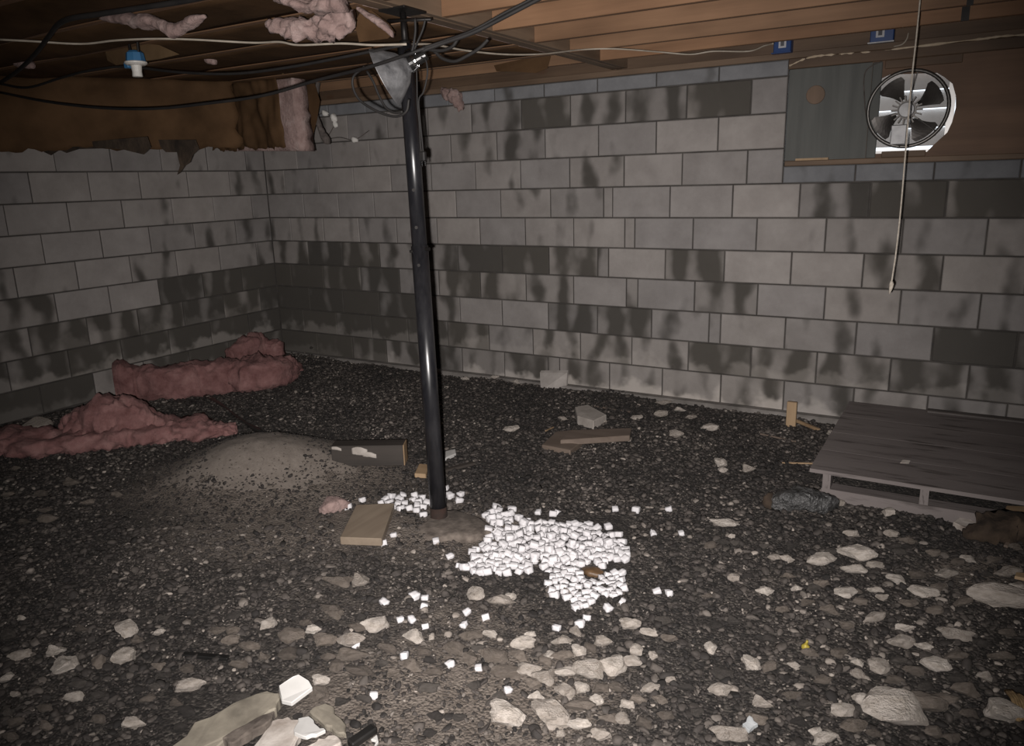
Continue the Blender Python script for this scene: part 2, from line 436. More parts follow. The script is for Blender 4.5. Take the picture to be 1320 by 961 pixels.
def soil_mat():
    m, nt, N, L, b = mat('crawlspace_soil')
    tc = nt.nodes.new('ShaderNodeTexCoord'); v = tc.outputs['Object']
    a = nt.nodes.new('ShaderNodeAttribute'); a.attribute_name = 'silt'
    d = ramp(nt, [(0.0, (0.012, 0.010, 0.009)), (0.55, (0.040, 0.034, 0.030)), (1.0, (0.13, 0.115, 0.10))])
    vo = nt.nodes.new('ShaderNodeTexVoronoi'); vo.inputs['Scale'].default_value = 95.0
    L.new(v, vo.inputs['Vector'])
    sepc = nt.nodes.new('ShaderNodeSeparateColor'); L.new(vo.outputs['Color'], sepc.inputs[0])
    L.new(math_n(nt, 'MULTIPLY', sepc.outputs[0], math_n(nt, 'ADD', noise(nt, v, 5.0, 5.0, 0.7), 0.35)), d.inputs[0])
    s = ramp(nt, [(0.3, (0.105, 0.085, 0.070)), (0.7, (0.205, 0.174, 0.148))])
    L.new(noise(nt, v, 16.0, 7.0, 0.7), s.inputs[0])
    # silt patch edges broken by noise
    f = math_n(nt, 'ADD', a.outputs['Fac'], math_n(nt, 'MULTIPLY', math_n(nt, 'SUBTRACT', noise(nt, v, 22.0, 6.0, 0.7), 0.5), 0.9))
    mr = nt.nodes.new('ShaderNodeMapRange'); mr.interpolation_type = 'SMOOTHSTEP'
    mr.inputs[1].default_value = 0.30; mr.inputs[2].default_value = 0.75
    L.new(f, mr.inputs[0])
    L.new(mixc(nt, mr.outputs[0], d.outputs[0], s.outputs[0]), b.inputs['Base Color'])
    b.inputs['Roughness'].default_value = 0.95
    bump(nt, math_n(nt, 'SUBTRACT', noise(nt, v, 70.0, 6.0, 0.7), math_n(nt, 'MULTIPLY', vo.outputs['Distance'], 0.8)), 0.9, 0.012, b)
    return m
MT['soil'] = soil_mat()
def sand_mat():
    m, nt, N, L, b = mat('grey_brown_sand')
    tc = nt.nodes.new('ShaderNodeTexCoord'); v = tc.outputs['Object']
    s = ramp(nt, [(0.3, (0.155, 0.130, 0.110)), (0.7, (0.245, 0.212, 0.184))])
    L.new(noise(nt, v, 22.0, 8.0, 0.8), s.inputs[0])
    sp_ = ramp(nt, [(0.60, (1, 1, 1)), (0.70, (0.22, 0.20, 0.19))])
    L.new(noise(nt, v, 55.0, 3.0, 0.6), sp_.inputs[0])
    L.new(mixc(nt, 1.0, s.outputs[0], sp_.outputs[0], 'MULTIPLY'), b.inputs['Base Color'])
    b.inputs['Roughness'].default_value = 0.95
    bump(nt, noise(nt, v, 140.0, 5.0, 0.7), 0.6, 0.006, b)
    return m
MT['sand'] = sand_mat()
def gravel_mat(name, stops):
    m, nt, N, L, b = mat(name)
    a = nt.nodes.new('ShaderNodeAttribute'); a.attribute_name = 'tone'
    r = ramp(nt, stops)
    L.new(a.outputs['Fac'], r.inputs[0])
    tc = nt.nodes.new('ShaderNodeTexCoord')
    n = noise(nt, tc.outputs['Object'], 45.0, 5.0, 0.7)
    nr = ramp(nt, [(0.3, (0.62, 0.60, 0.58)), (0.7, (1.15, 1.13, 1.10))])
    L.new(n, nr.inputs[0])
    L.new(mixc(nt, 1.0, r.outputs[0], nr.outputs[0], 'MULTIPLY'), b.inputs['Base Color'])
    b.inputs['Roughness'].default_value = 0.85
    bump(nt, noise(nt, tc.outputs['Object'], 160.0, 4.0), 0.4, 0.003, b)
    return m
MT['gravel'] = gravel_mat('crushed_gravel', [(0.0, (0.012, 0.0105, 0.010)), (0.35, (0.044, 0.038, 0.035)), (0.65, (0.095, 0.083, 0.075)), (1.0, (0.34, 0.305, 0.275))])
def stone_mat(name, lo, hi):
    m, nt, N, L, b = mat(name)
    v = coords(nt, 'Object', (1, 1, 1), 40.0)
    oi = nt.nodes.new('ShaderNodeObjectInfo')
    base = ramp(nt, [(0.0, lo), (1.0, hi)])
    L.new(oi.outputs['Random'], base.inputs[0])
    nr = ramp(nt, [(0.3, (0.62, 0.59, 0.55)), (0.6, (1.05, 1.04, 1.03))])
    L.new(noise(nt, v, 2.2, 5.0, 0.65), nr.inputs[0])
    L.new(mixc(nt, 1.0, base.outputs[0], nr.outputs[0], 'MULTIPLY'), b.inputs['Base Color'])
    b.inputs['Roughness'].default_value = 0.88
    bump(nt, noise(nt, v, 9.0, 5.0, 0.65), 0.6, 0.06, b)
    return m
MT['stone_pale'] = stone_mat('pale_limestone', (0.35, 0.31, 0.275), (0.60, 0.55, 0.50))
MT['stone_mid'] = stone_mat('brown_grey_stone', (0.10, 0.084, 0.072), (0.20, 0.17, 0.145))
MT['stone_dark'] = stone_mat('dark_stone', (0.03, 0.026, 0.024), (0.085, 0.075, 0.067))

# ================================================================== SETTING
P, B = 0.2032, 0.4064
XR, YF = 8.4, -8.2            # far ends of the room behind and beside the camera
WIN = (4.418, 6.45, 1.524, 2.066)   # vent opening in the back wall

# --- floor
def silt(x, y):
    s = np.zeros_like(x)
    for cx, cy, rx, ry, a in ((2.45, -2.35, 0.62, 0.42, 1.1), (2.95, -2.75, 0.65, 0.36, 0.72), (3.5, -2.42, 0.36, 0.28, 0.95), (4.25, -3.32, 0.38, 0.26, 1.1),
                              (4.0, -2.95, 0.4, 0.2, 0.55), (3.6, -3.1, 0.5, 0.25, 0.45), (5.6, -1.75, 0.22, 0.15, 0.7)):
        dx, dy = x - cx, y - cy
        u = 0.87 * dx + 0.5 * dy; v = -0.5 * dx + 0.87 * dy
        s = np.maximum(s, a * np.exp(-0.5 * ((u / rx) ** 2 + (v / ry) ** 2)))
    return s
def grid_mesh(name, xs, ys, hfun):
    X, Y = np.meshgrid(xs, ys)
    Z = hfun(X, Y)
    V = np.stack([X, Y, Z], -1).reshape(-1, 3)
    nx, ny = len(xs), len(ys)
    idx = np.arange(nx * ny).reshape(ny, nx)
    Fq = np.stack([idx[:-1, :-1], idx[:-1, 1:], idx[1:, 1:], idx[1:, :-1]], -1).reshape(-1, 4)
    return np_mesh(name, V, Fq), X.ravel(), Y.ravel()
def np_mesh(name, V, Fc, smooth=True):
    k = Fc.shape[1]
    me = bpy.data.meshes.new(name)
    me.vertices.add(len(V)); me.vertices.foreach_set('co', V.astype(np.float32).ravel())
    me.loops.add(Fc.size); me.loops.foreach_set('vertex_index', Fc.astype(np.int32).ravel())
    me.polygons.add(len(Fc)); me.polygons.foreach_set('loop_start', np.arange(0, Fc.size, k, dtype=np.int32))
    me.polygons.foreach_set('loop_total', np.full(len(Fc), k, np.int32))
    if smooth: me.polygons.foreach_set('use_smooth', np.ones(len(Fc), bool))
    me.update(calc_edges=True)
    return me
def fine(x, y):
    return ground(x, y) + 0.004 * np.sin(x * 37 + 3 * np.sin(y * 23)) * np.cos(y * 41 + 2 * np.sin(x * 19))
fm, fx, fy = grid_mesh('floor', np.arange(-0.2, XR + 0.21, 0.04), np.arange(YF - 0.2, 0.21, 0.04), fine)
at = fm.attributes.new('silt', 'FLOAT', 'POINT'); at.data.foreach_set('value', silt(fx, fy).astype(np.float32))
floor = link('floor', fm, MT['soil']); tag(floor, 'dark damp earth floor of the crawlspace under the gravel', kind='structure')

# --- block meshes
_blk = {}
def block_mesh(L, h):
    key = (round(L, 3), round(h, 3))
    if key in _blk: return _blk[key]
    g, c, d = 0.004, 0.004, 0.055
    a, z = L / 2 - g, h / 2 - g
    vs, fs = [], []
    for (sx, sz, y) in ((a, z, d), (a, z, c), (a - c, z - c, 0.0)):
        vs += [(-sx, y, -sz), (sx, y, -sz), (sx, y, sz), (-sx, y, sz)]
    for k in (0, 4):
        for i in range(4):
            j = (i + 1) % 4
            fs.append((k + i, k + j, k + 4 + j, k + 4 + i))
    fs.append((8, 9, 10, 11))
    me = mesh_from('block', vs, fs)
    _blk[key] = me
    return me
def put_block(parent, loc, L, h, rz, stain, salt=0.0, m='block'):
    me = block_mesh(L, h)
    o = bpy.data.objects.new('block', me); COL.objects.link(o)
    if not me.materials: me.materials.append(MT['block'])
    if m != 'block':
        o.material_slots[0].link = 'OBJECT'; o.material_slots[0].material = MT[m]
    j = random.uniform
    o.location = (loc[0] + (j(-.0015, .0015) if rz else 0), loc[1] + (0 if rz else j(-.0025, .0015)), loc[2])
    if rz: o.location[0] += j(-.0015, .0025)
    o.rotation_euler = (0, 0, rz); o.parent = parent
    o['stain'] = float(stain); o['phase'] = j(-0.6, 0.6); o['salt'] = float(salt)
    return o

# --- back wall (a mortar core with the vent opening, blocks as parts)
bm = bmesh.new()
x0, x1, z0, z1 = WIN
yb0, yb1 = 0.010, 0.20
ZT = 2.124
bbox(bm, -0.2, x0, yb0, yb1, -0.3, ZT); bbox(bm, x0, x1, yb0, yb1, -0.3, z0 - 0.002); bbox(bm, x1, XR, yb0, yb1, -0.3, ZT)
wall_back = link('wall_back', bm_mesh('wall_back', bm), MT['mortar']); tag(wall_back, kind='structure')
BACK = {
 10: ([0, .2, .6, .996, 1.408, 1.8, 2.196, 2.617, 3.001, 3.402, 3.812, 4.209, 4.418], '333333585782 0'.replace(' ', '')),
 9: ([0, .4, .8, 1.21, 1.6, 2.001, 2.406, 2.802, 3.209, 3.615, 4.017, 4.418], '23323542100'),
 8: ([0, .23, .626, 1.02, 1.41, 1.805, 2.211, 2.599, 2.991, 3.394, 3.793, 4.204, 4.418], '332222324010'),
 7: ([0, .43, .83, 1.218, 1.622, 2.027, 2.424, 2.838, 3.246, 3.313, 3.717, 4.123, 4.523, 4.909, 5.294, 5.7, 6.1, 6.5, 6.9], '222222343000588333'),
 6: ([0, .25, .638, 1.037, 1.434, 1.835, 2.233, 2.626, 3.018, 3.403, 3.475, 3.876, 4.28, 4.683, 5.093, 5.503, 5.91, 6.3, 6.7], '332223332100143333'),
 5: ([0, .43, .829, 1.239, 1.63, 2.024, 2.423, 2.818, 3.202, 3.284, 3.693, 4.088, 4.498, 4.903, 5.31, 5.71, 6.1, 6.5], '67746896617015334'),
 4: ([0, .2, .59, 1.017, 1.434, 1.828, 2.22, 2.622, 3.014, 3.418, 3.502, 3.899, 4.305, 4.706, 5.116, 5.513, 5.92, 6.3], '98763665152603335'),
 3: ([0, .4, .8, 1.2, 1.62, 2.021, 2.408, 2.805, 3.2, 3.605, 4.003, 4.079, 4.485, 4.895, 5.302, 5.707, 6.11, 6.5], '98875217733343976'),
 2: ([0, .3, .7, 1.1, 1.49, 1.891, 2.281, 2.671, 3.065, 3.463, 3.869, 4.284, 4.684, 5.097, 5.499, 5.9, 6.3], '9988774554876776'),
 1: ([0, .45, .865, 1.243, 1.63, 2.02, 2.415, 2.797, 2.893, 3.295, 3.69, 4.095, 4.499, 4.91, 5.309, 5.701, 6.1, 6.5], '98755666544554444'),
}
for c, (e, s) in BACK.items():
    if c < 8:
        e = list(e)
        while e[-1] < 7.6: e.append(e[-1] + B); s = s + random.choice('2334')
        BACK[c] = (e, s)
for c in (8, 9, 10):
    e = [6.45 + (0.2 if c % 2 else 0.0) + B * k for k in range(4)]
    if c % 2: e = [6.45] + e
    for i in range(len(e) - 1): put_block(wall_back, ((e[i] + e[i + 1]) / 2, 0, (c - .5) * P), e[i + 1] - e[i], P, 0, 0.25)
for c, (e, s) in BACK.items():
    for i in range(len(e) - 1):
        st = int(s[min(i, len(s) - 1)]) / 10 * 1.08
        if c <= 4 and e[i] < 2.0: st *= 1.18
        put_block(wall_back, ((e[i] + e[i + 1]) / 2, 0, (c - .5) * P), e[i + 1] - e[i], P, 0, st, (0.75 if e[i] > 1.9 else (0.5 if e[i] > 1.1 and e[i] < 1.5 else 0.1)) if c == 1 else (0.25 if c == 2 else 0.0))
e = [0, .4, .8, 1.2, 1.6, 2.0, 2.4, 2.8, 3.2, 3.61, 4.01, 4.418]
for i in range(len(e) - 1):
    put_block(wall_back, ((e[i] + e[i + 1]) / 2, 0.0, 2.032 + 0.045), e[i + 1] - e[i], 0.09, 0, 0.1 if i % 3 else 0.3, 0, 'cap')
e = [4.418, 4.82, 5.22, 5.62, 6.02, 6.42]
for i in range(len(e) - 1):
    put_block(wall_back, ((e[i] + e[i + 1]) / 2, 0.0, 7 * P + 0.05), e[i + 1] - e[i], 0.1, 0, 0.3 if i in (0, 2) else 0.05, 0, 'cap')
# --- left wall
wall_left = link('wall_left', box_mesh('wall_left', -0.2, -0.010, YF, 0.2, -0.3, ZT), MT['mortar']); tag(wall_left, kind='structure')
LEFT = {
 10: ([-3.64, -3.23, -2.83, -2.43, -2.03, -1.62, -1.22, -.81, -.4, 0], '111111223'),
 9: ([-3.46, -3.06, -2.65, -2.24, -1.837, -1.428, -1.019, -.596, -.199, 0], '111111224'),
 8: ([-3.65, -3.24, -2.84, -2.43, -2.029, -1.621, -1.225, -.807, -.395, 0], '111111214'),
 7: ([-3.44, -3.04, -2.63, -2.219, -1.804, -1.397, -.98, -.587, -.185, 0], '111112113'),
 6: ([-3.63, -3.22, -2.82, -2.42, -2.015, -1.596, -1.205, -.806, -.388, 0], '111100344'),
 5: ([-3.45, -3.04, -2.64, -2.229, -1.813, -1.399, -1.002, -.585, -.19, 0], '333304334'),
 4: ([-3.6, -3.2, -2.8, -2.4, -1.995, -1.6, -1.19, -.78, -.38, 0], '443500889'),
 3: ([-3.42, -3.01, -2.61, -2.206, -1.8, -1.4, -1.0, -.6, -.2, 0], '555767889'),
 2: ([-3.59, -3.19, -2.78, -2.38, -1.971, -1.57, -1.16, -.76, -.36, 0], '777788999'),
 1: ([-3.42, -3.01, -2.6, -2.201, -1.817, -1.41, -1.0, -.6, -.2, 0], '999937899'),
}
for c, (e, s) in LEFT.items():
    for i in range(len(e) - 1):
        put_block(wall_left, (0, (e[i] + e[i + 1]) / 2, (c - .5) * P), e[i + 1] - e[i], P, PI / 2, int(s[i]) / 10 * 1.08, 0.4 if c == 2 else (0.15 if c < 4 else 0))
# --- the other two walls, out of the picture
wr_ = link('wall_right', box_mesh('wall_right', XR, XR + 0.2, YF, 0.2, -0.3, ZT), MT['plain_wall']); tag(wr_, kind='structure')
wf_ = link('wall_front', box_mesh('wall_front', -0.2, XR + 0.2, YF - 0.2, YF, -0.3, ZT), MT['plain_wall']); tag(wf_, kind='structure')
ft = link('baseboard_back', box_mesh('footing', 0, XR, -0.07, 0.02, -0.2, 0.012, 0.01), MT['footing']); tag(ft, 'concrete footing ledge at the foot of the back wall', kind='structure')

# --- ceiling: subfloor, joists along x on both sides of a flush three-ply girder
JZ0, JZ1 = 2.168, 2.403
ceiling = link('ceiling', box_mesh('ceiling', -0.2, XR + 0.2, YF - 0.2, 0.25, JZ1, JZ1 + 0.02), MT['sub']); tag(ceiling, kind='structure')
GX0, GX1 = 3.292, 3.404
for k in range(3):
    w = (GX1 - GX0) / 3
    link('girder_ply', box_mesh('girder_ply', GX0 + k * w, GX0 + (k + 1) * w - 0.001, YF, 0.04, JZ0 - 0.002 * (k == 1), JZ1, 0.002), MT['joist_old'], ceiling)
jm_r = box_mesh('joist', 0, XR - GX1, 0, 0.038, JZ0, JZ1, 0.002)
jm_l = box_mesh('joist', 0, GX0, 0, 0.038, JZ0, JZ1, 0.002)
jm_r.materials.append(MT['joist']); jm_l.materials.append(MT['joist'])
JY = [-0.406 - B * k for k in range(19)]
for y in JY:
    if y < YF: continue
    for me, x in ((jm_r, GX1), (jm_l, 0.0)):
        o = bpy.data.objects.new('joist', me); COL.objects.link(o); o.location = (x, y, 0); o.parent = ceiling
link('rim_board', box_mesh('rim_board', -0.2, XR, 0.03, 0.068, 2.160, JZ1), MT['rim'], ceiling)
link('rim_board', box_mesh('rim_board', -0.17, -0.132, YF, 0.03, 2.160, JZ1), MT['rim'], ceiling)
link('sill_plate', box_mesh('sill_plate', -0.2, XR, -0.004, 0.14, 2.124, 2.160, 0.003), MT['sill'], ceiling)
link('sill_plate', box_mesh('sill_plate', -0.14, 0.004, YF, -0.006, 2.124, 2.160, 0.003), MT['sill'], ceiling)
for xx in ((XR, XR + 0.2),):
    link('sill_plate', box_mesh('sill_plate', XR - 0.004, XR + 0.2, YF, 0.2, 2.124, JZ1), MT['sill'], ceiling)
link('sill_plate', box_mesh('sill_plate', -0.2, XR + 0.2, YF - 0.2, YF + 0.004, 2.124, JZ1), MT['sill'], ceiling)
link('sill_plate', box_mesh('sill_plate', -0.2, -0.168, YF, 0.2, 2.124, JZ1), MT['sill'], ceiling)
# metal straps on the joists
for px, py, y, w, h in ((1236, 2, JY[2], 0.034, 0.09), (1249, 17, JY[1], 0.026, 0.12), (1243, 33, JY[0], 0.034, 0.11)):
    c = BK(px, py, y)
    z = max(c[2], JZ0 + h / 2 - 0.004)
    link('joist_strap', box_mesh('joist_strap', c[0] - w / 2, c[0] + w / 2, y - 0.004, y + 0.002, z - h / 2, z + h / 2), MT['iron'], ceiling)

# --- vent opening: lintel board, grey board, plywood, sill strip, fan
trim = link('trim_1', box_mesh('trim', WIN[0], 6.45, -0.012, 0.12, 2.066, 2.124, 0.004), MT['rim']); tag(trim, 'rough wooden header board over the vent opening', kind='structure')
trim = link('trim_2', box_mesh('trim', WIN[0] + 0.01, 6.45, -0.022, 0.13, 1.522, 1.552, 0.004), MT['sill']); tag(trim, 'narrow wooden sill strip under the vent opening', kind='structure')
FC = (5.062, 1.805)
FR = 0.198
window = empty('window_1', (WIN[0], 0, WIN[2])); tag(window, 'vent opening filled with a grey board and plywood', kind='structure')
def in_win(o): return child_at(o, window)
gb = in_win(link('grey_board', box_mesh('grey_board', WIN[0] + 0.004, 4.905, 0.010, 0.030, 1.552, 2.066, 0.002), MT['greyboard']))
in_win(link('edge_batten', box_mesh('edge_batten', 4.868, 4.918, -0.008, 0.012, 1.552, 2.062, 0.004), MT['greyboard']))
bm = bmesh.new(); c = BK(1051, 122)
lathe_bm(bm, [(0.050, 0.0), (0.052, 0.004), (0.052, 0.012)], 24, Matrix.Translation((c[0], 0.002, c[2])) @ Matrix.Rotation(-PI / 2, 4, 'X'))
in_win(link('round_plug', bm_mesh('round_plug', bm), MT['plug']))
c0, c1 = BK(1026, 208), BK(1068, 206)
in_win(link('wood_shim', box_mesh('wood_shim', c0[0], c1[0], -0.02, 0.012, 1.552, 1.564), MT['freshwood']))
# plywood with the cut hole for the fan
def hole_plate(name, x0, x1, z0, z1, hole, y0, y1):
    """rectangular plate with a polygonal hole around FC"""
    n = len(hole)
    bm = bmesh.new()
    def outer(p):
        dx, dz = p[0] - FC[0], p[1] - FC[1]
        t = min([(x1 - FC[0]) / dx if dx > 1e-9 else 1e9, (x0 - FC[0]) / dx if dx < -1e-9 else 1e9,
                 (z1 - FC[1]) / dz if dz > 1e-9 else 1e9, (z0 - FC[1]) / dz if dz < -1e-9 else 1e9])
        return (FC[0] + dx * t, FC[1] + dz * t)
    pts = list(hole)
    hv, ov = [], []
    for (cx, cz) in ((x0, z0), (x1, z0), (x1, z1), (x0, z1)):
        pass
    import math as _m
    ang = lambda p: _m.atan2(p[1] - FC[1], p[0] - FC[0])
    # add a hole point on the ray to each corner so the outline keeps its corners
    def hole_at(a):
        best = None
        for i in range(n):
            p, q = hole[i], hole[(i + 1) % n]
            d = (_m.cos(a), _m.sin(a)); e = (q[0] - p[0], q[1] - p[1])
            det = d[0] * -e[1] + e[0] * d[1]
            if abs(det) < 1e-12: continue
            rx, rz = p[0] - FC[0], p[1] - FC[1]
            t = (rx * -e[1] + e[0] * rz) / det; s = (d[0] * rz - d[1] * rx) / det
            if t > 0 and -1e-6 <= s <= 1 + 1e-6: best = (FC[0] + d[0] * t, FC[1] + d[1] * t)
        return best
    for (cx, cz) in ((x0, z0), (x1, z0), (x1, z1), (x0, z1)):
        pts.append(hole_at(_m.atan2(cz - FC[1], cx - FC[0])))
    pts.sort(key=ang)
    rows = []
    for p in pts:
        q = outer(p)
        rows.append([bm.verts.new((a[0], y, a[1])) for a, y in ((p, y0), (q, y0), (q, y1), (p, y1))])
    m_ = len(rows)
    for i in range(m_):
        r0, r1 = rows[i], rows[(i + 1) % m_]
        for k in range(4): bm.faces.new((r0[k], r0[(k + 1) % 4], r1[(k + 1) % 4], r1[k]))
    return bm_mesh(name, bm)
s8 = 150.0 / 961.0
hole_px = [(225, 200), (300, 165), (690, 150), (750, 185), (818, 240), (846, 340), (846, 440), (815, 560), (775, 645), (660, 750), (605, 812), (170, 825), (160, 740), (130, 640), (140, 500), (150, 380), (190, 270)]
hole = []
for (a, b_) in hole_px:
    c = BK(1100 + a * s8, 70 + b_ * s8, 0.004); hole.append((max(c[0], 4.872), min(max(c[2], 1.575), 2.055)))
in_win(link('plywood_panel', hole_plate('plywood_panel', 4.866, 6.45, 1.552, 2.066, hole, 0.004, 0.022), MT['ply']))
in_win(link('packing_strip', box_mesh('packing_strip', 4.93, 5.30, -0.010, 0.006, 2.022, 2.066, 0.003), MT['rim']))
in_win(link('packing_strip', box_mesh('packing_strip', 4.95, 5.17, -0.014, 0.006, 1.552, 1.585, 0.003), MT['sill']))

fan = empty('ventilation_fan', (FC[0], 0.0, FC[1]), 'round four-bladed exhaust fan with white louvred shutter set in the plywood panel', 'fan')
def fp(name, me, m, parent=None):
    o = link(name, me, MT[m]); child_at(o, fan)
    return o
# white shutter frame and slats behind the hole
sx0, sx1, sz0, sz1 = 4.85, 5.275, 1.56, 2.06
bm = bmesh.new()
bbox(bm, sx0 - 0.01, sx0 + 0.025, 0.022, 0.075, sz0 - .01, sz1 + .01); bbox(bm, sx1 - 0.025, sx1 + 0.01, 0.022, 0.075, sz0 - .01, sz1 + .01)
bbox(bm, sx0, sx1, 0.022, 0.075, sz1 - 0.02, sz1 + .01); bbox(bm, sx0, sx1, 0.022, 0.075, sz0 - .01, sz0 + 0.03)
fp('shutter_frame', bm_mesh('shutter_frame', bm), 'whitemetal')
zs = [1.598 + 0.0985 * k for k in range(5)]
for z in zs[:-1]:
    bm = bmesh.new()
    y_lo, y_hi = 0.034, 0.062
    za, zb = z + 0.010, z + 0.0985 + 0.006
    v = [(sx0 + .02, y_lo, za), (sx1 - .02, y_lo, za), (sx1 - .02, y_hi, zb), (sx0 + .02, y_hi, zb)]
    o = [(a, b_ + 0.0015, c) for a, b_, c in v]
    lip = [(sx0 + .02, y_lo + 0.012, za - 0.001), (sx1 - .02, y_lo + 0.012, za - 0.001)]
    vv = [bm.verts.new(p) for p in v + o]
    for f in ((0, 1, 2, 3), (7, 6, 5, 4), (0, 4, 5, 1), (1, 5, 6, 2), (2, 6, 7, 3), (3, 7, 4, 0)): bm.faces.new([vv[i] for i in f])
    fp('louvre_slat', bm_mesh('louvre_slat', bm), 'whitemetal')
# venturi ring
bm = bmesh.new()
prof = [(FR - 0.010, -0.035), (FR + 0.004, -0.035), (FR + 0.010, -0.028), (FR + 0.004, -0.022), (FR + 0.003, 0.02), (FR - 0.001, 0.02), (FR - 0.002, -0.024)]
n = 48; rings = []
for r, y in prof: rings.append([bm.verts.new((FC[0] + r * math.cos(2 * PI * k / n), y, FC[1] + r * math.sin(2 * PI * k / n))) for k in range(n)])
for i in range(len(prof)):
    r0, r1 = rings[i], rings[(i + 1) % len(prof)]
    for k in range(n): bm.faces.new((r0[k], r0[(k + 1) % n], r1[(k + 1) % n], r1[k]))
fp('fan_ring', bm_mesh('fan_ring', bm, True), 'fanring')
# motor: finned body and pale cap, offset as in the photograph
HC = BK(1100 + 440 * s8, 70 + 458 * s8, -0.05); hx, hz = HC[0], HC[2]
bm = bmesh.new()
axm = Matrix.Translation((hx, -0.035, hz)) @ Matrix.Rotation(PI / 2, 4, 'X')
lathe_bm(bm, [(0.047, -0.03), (0.047, 0.012)], 20, axm)
for k in range(18):
    a = 2 * PI * k / 18
    v0 = len(bm.verts)
    vs = bbox(bm, 0.046, 0.077, -0.0035, 0.0035, -0.026, 0.016)
    bmesh.ops.transform(bm, matrix=axm @ Matrix.Rotation(a, 4, 'Z'), verts=vs)
fp('motor_body', bm_mesh('motor_body', bm), 'blade')
bm = bmesh.new(); lathe_bm(bm, [(0.041, 0.010), (0.041, 0.022), (0.036, 0.026), (0.012, 0.027)], 24, axm)
cap_ = fp('motor_cap', bm_mesh('motor_cap', bm), 'hub')
# four broad blades
for a0 in (26, 118, 209, 303):
    bm = bmesh.new(); rows = []
    nr, na = 7, 7
    for i in range(nr):
        r = 0.058 + (FR - 0.020 - 0.058) * i / (nr - 1)
        half = math.radians(12 + 15 * (i / (nr - 1)) ** 0.8 - (6 if i == nr - 1 else 0))
        row = []
        for j in range(na):
            t = j / (na - 1) * 2 - 1
            a = math.radians(a0) + t * half + 0.12 * (i / (nr - 1))
            row.append(bm.verts.new((hx + r * math.cos(a), -0.022 + 0.016 * t - 0.004 * (1 - t * t), hz + r * math.sin(a))))
        rows.append(row)
    for i in range(nr - 1):
        for j in range(na - 1): bm.faces.new((rows[i][j], rows[i + 1][j], rows[i + 1][j + 1], rows[i][j + 1]))
    ext = bmesh.ops.extrude_face_region(bm, geom=list(bm.faces))
    bmesh.ops.translate(bm, vec=(0, 0.0018, 0), verts=[g for g in ext['geom'] if isinstance(g, bmesh.types.BMVert)])
    fp('fan_blade', bm_mesh('fan_blade', bm, False), 'blade')
# control box on a bracket below the motor, four mounting arms
c0 = BK(1100 + 315 * s8, 70 + 585 * s8, -0.045); c1 = BK(1100 + 430 * s8, 70 + 742 * s8, -0.045)
fp('junction_plate', box_mesh('junction_plate', c0[0], c1[0], -0.050, -0.030, c1[2], c0[2], 0.004), 'hub')
bm = bmesh.new()
for a in (80, 195, 320):
    a = math.radians(a)
    tube_bm(bm, [(hx + 0.05 * math.cos(a), -0.03, hz + 0.05 * math.sin(a)), (FC[0] + (FR) * math.cos(a), -0.028, FC[1] + (FR) * math.sin(a))], 0.0035, 6)
tube_bm(bm, [(hx - 0.01, -0.04, hz - 0.05), (hx - 0.02, -0.04, c1[2]), (hx - 0.02, -0.03, FC[1] - FR)], 0.005, 6)
fp('motor_arm', bm_mesh('motor_arm', bm), 'fanring')
# supply wire looped on the grey board
pts = [BK(x, y, -0.012) for x, y in ((1137, 79), (1125, 84), (1116, 92), (1113.5, 105), (1114, 120), (1116, 145), (1121, 162), (1128, 172))]
fp('supply_wire', tube_mesh('supply_wire', pts, 0.003, 6), 'root')
# ================================================================== THINGS UNDER THE CEILING
# --- adjustable steel post
pb = GP(566, 668)
ptop = G(519, 14, 2.166)
ptop = np.array([min(max(ptop[0], 3.33), 3.37), ptop[1], 2.166])
post = empty('support_post', pb, 'black adjustable steel post standing on a dirt-covered concrete pad', 'post')
def along(z): return pb + (ptop - pb) * ((z - pb[2]) / (ptop[2] - pb[2]))
def post_part(name, z0, z1, r0, r1, m, n=24, parent=None):
    bm = bmesh.new(); tube_bm(bm, [along(z0), along(z1)], [r0, r1], n)
    o = link(name, bm_mesh(name, bm, False), MT[m])
    for p in o.data.polygons: p.use_smooth = len(p.vertices) == 4
    return child_at(o, post)
zsplit = BK(546, 319, pb[1])[2]
low = post_part('outer_tube', 0.05, zsplit, 0.0365, 0.0365, 'post')
ins = post_part('inner_tube', zsplit - 0.05, 2.035, 0.0325, 0.0325, 'post')
post_part('screw_jack', 2.03, 2.161, 0.0125, 0.0125, 'iron', 12)
post_part('jack_nut', 2.03, 2.050, 0.024, 0.024, 'iron', 6)
pl = link('top_plate', box_mesh('top_plate', ptop[0] - 0.066, ptop[0] + 0.066, ptop[1] - 0.075, ptop[1] + 0.075, 2.159, 2.169, 0.002), MT['iron']); child_at(pl, post)
post_part('rust_collar', pb[2] - 0.03, pb[2] + 0.055, 0.041, 0.0375, 'rust')
side = np.array([R[0, 0], R[1, 0], 0.0]); side /= np.linalg.norm(side)
fwd = np.array([R[0, 1], R[1, 1], 0.0]); fwd /= np.linalg.norm(fwd)
def pin(z, out, r, name, m, spread=0.0):
    c = along(z)
    bm = bmesh.new()
    d = (-fwd * 0.9 + side * spread); d /= np.linalg.norm(d)
    tube_bm(bm, [c + d * 0.02, c + d * out], r, 10)
    child_at(link(name, bm_mesh(name, bm), MT[m]), post)
pin(zsplit - 0.012, 0.056, 0.008, 'locking_pin', 'iron', 1.2)
pin(zsplit - 0.02, 0.045, 0.006, 'locking_pin', 'iron', -1.6)
for py in (245, 294): pin(BK(535, py, pb[1])[2], 0.0332, 0.007, 'hole_stub', 'iron', -0.12)  # solid dark iron stubs stand in for the shade inside the tube's holes
pin(BK(541, 343, pb[1])[2], 0.0373, 0.007, 'hole_stub', 'iron', -0.12)

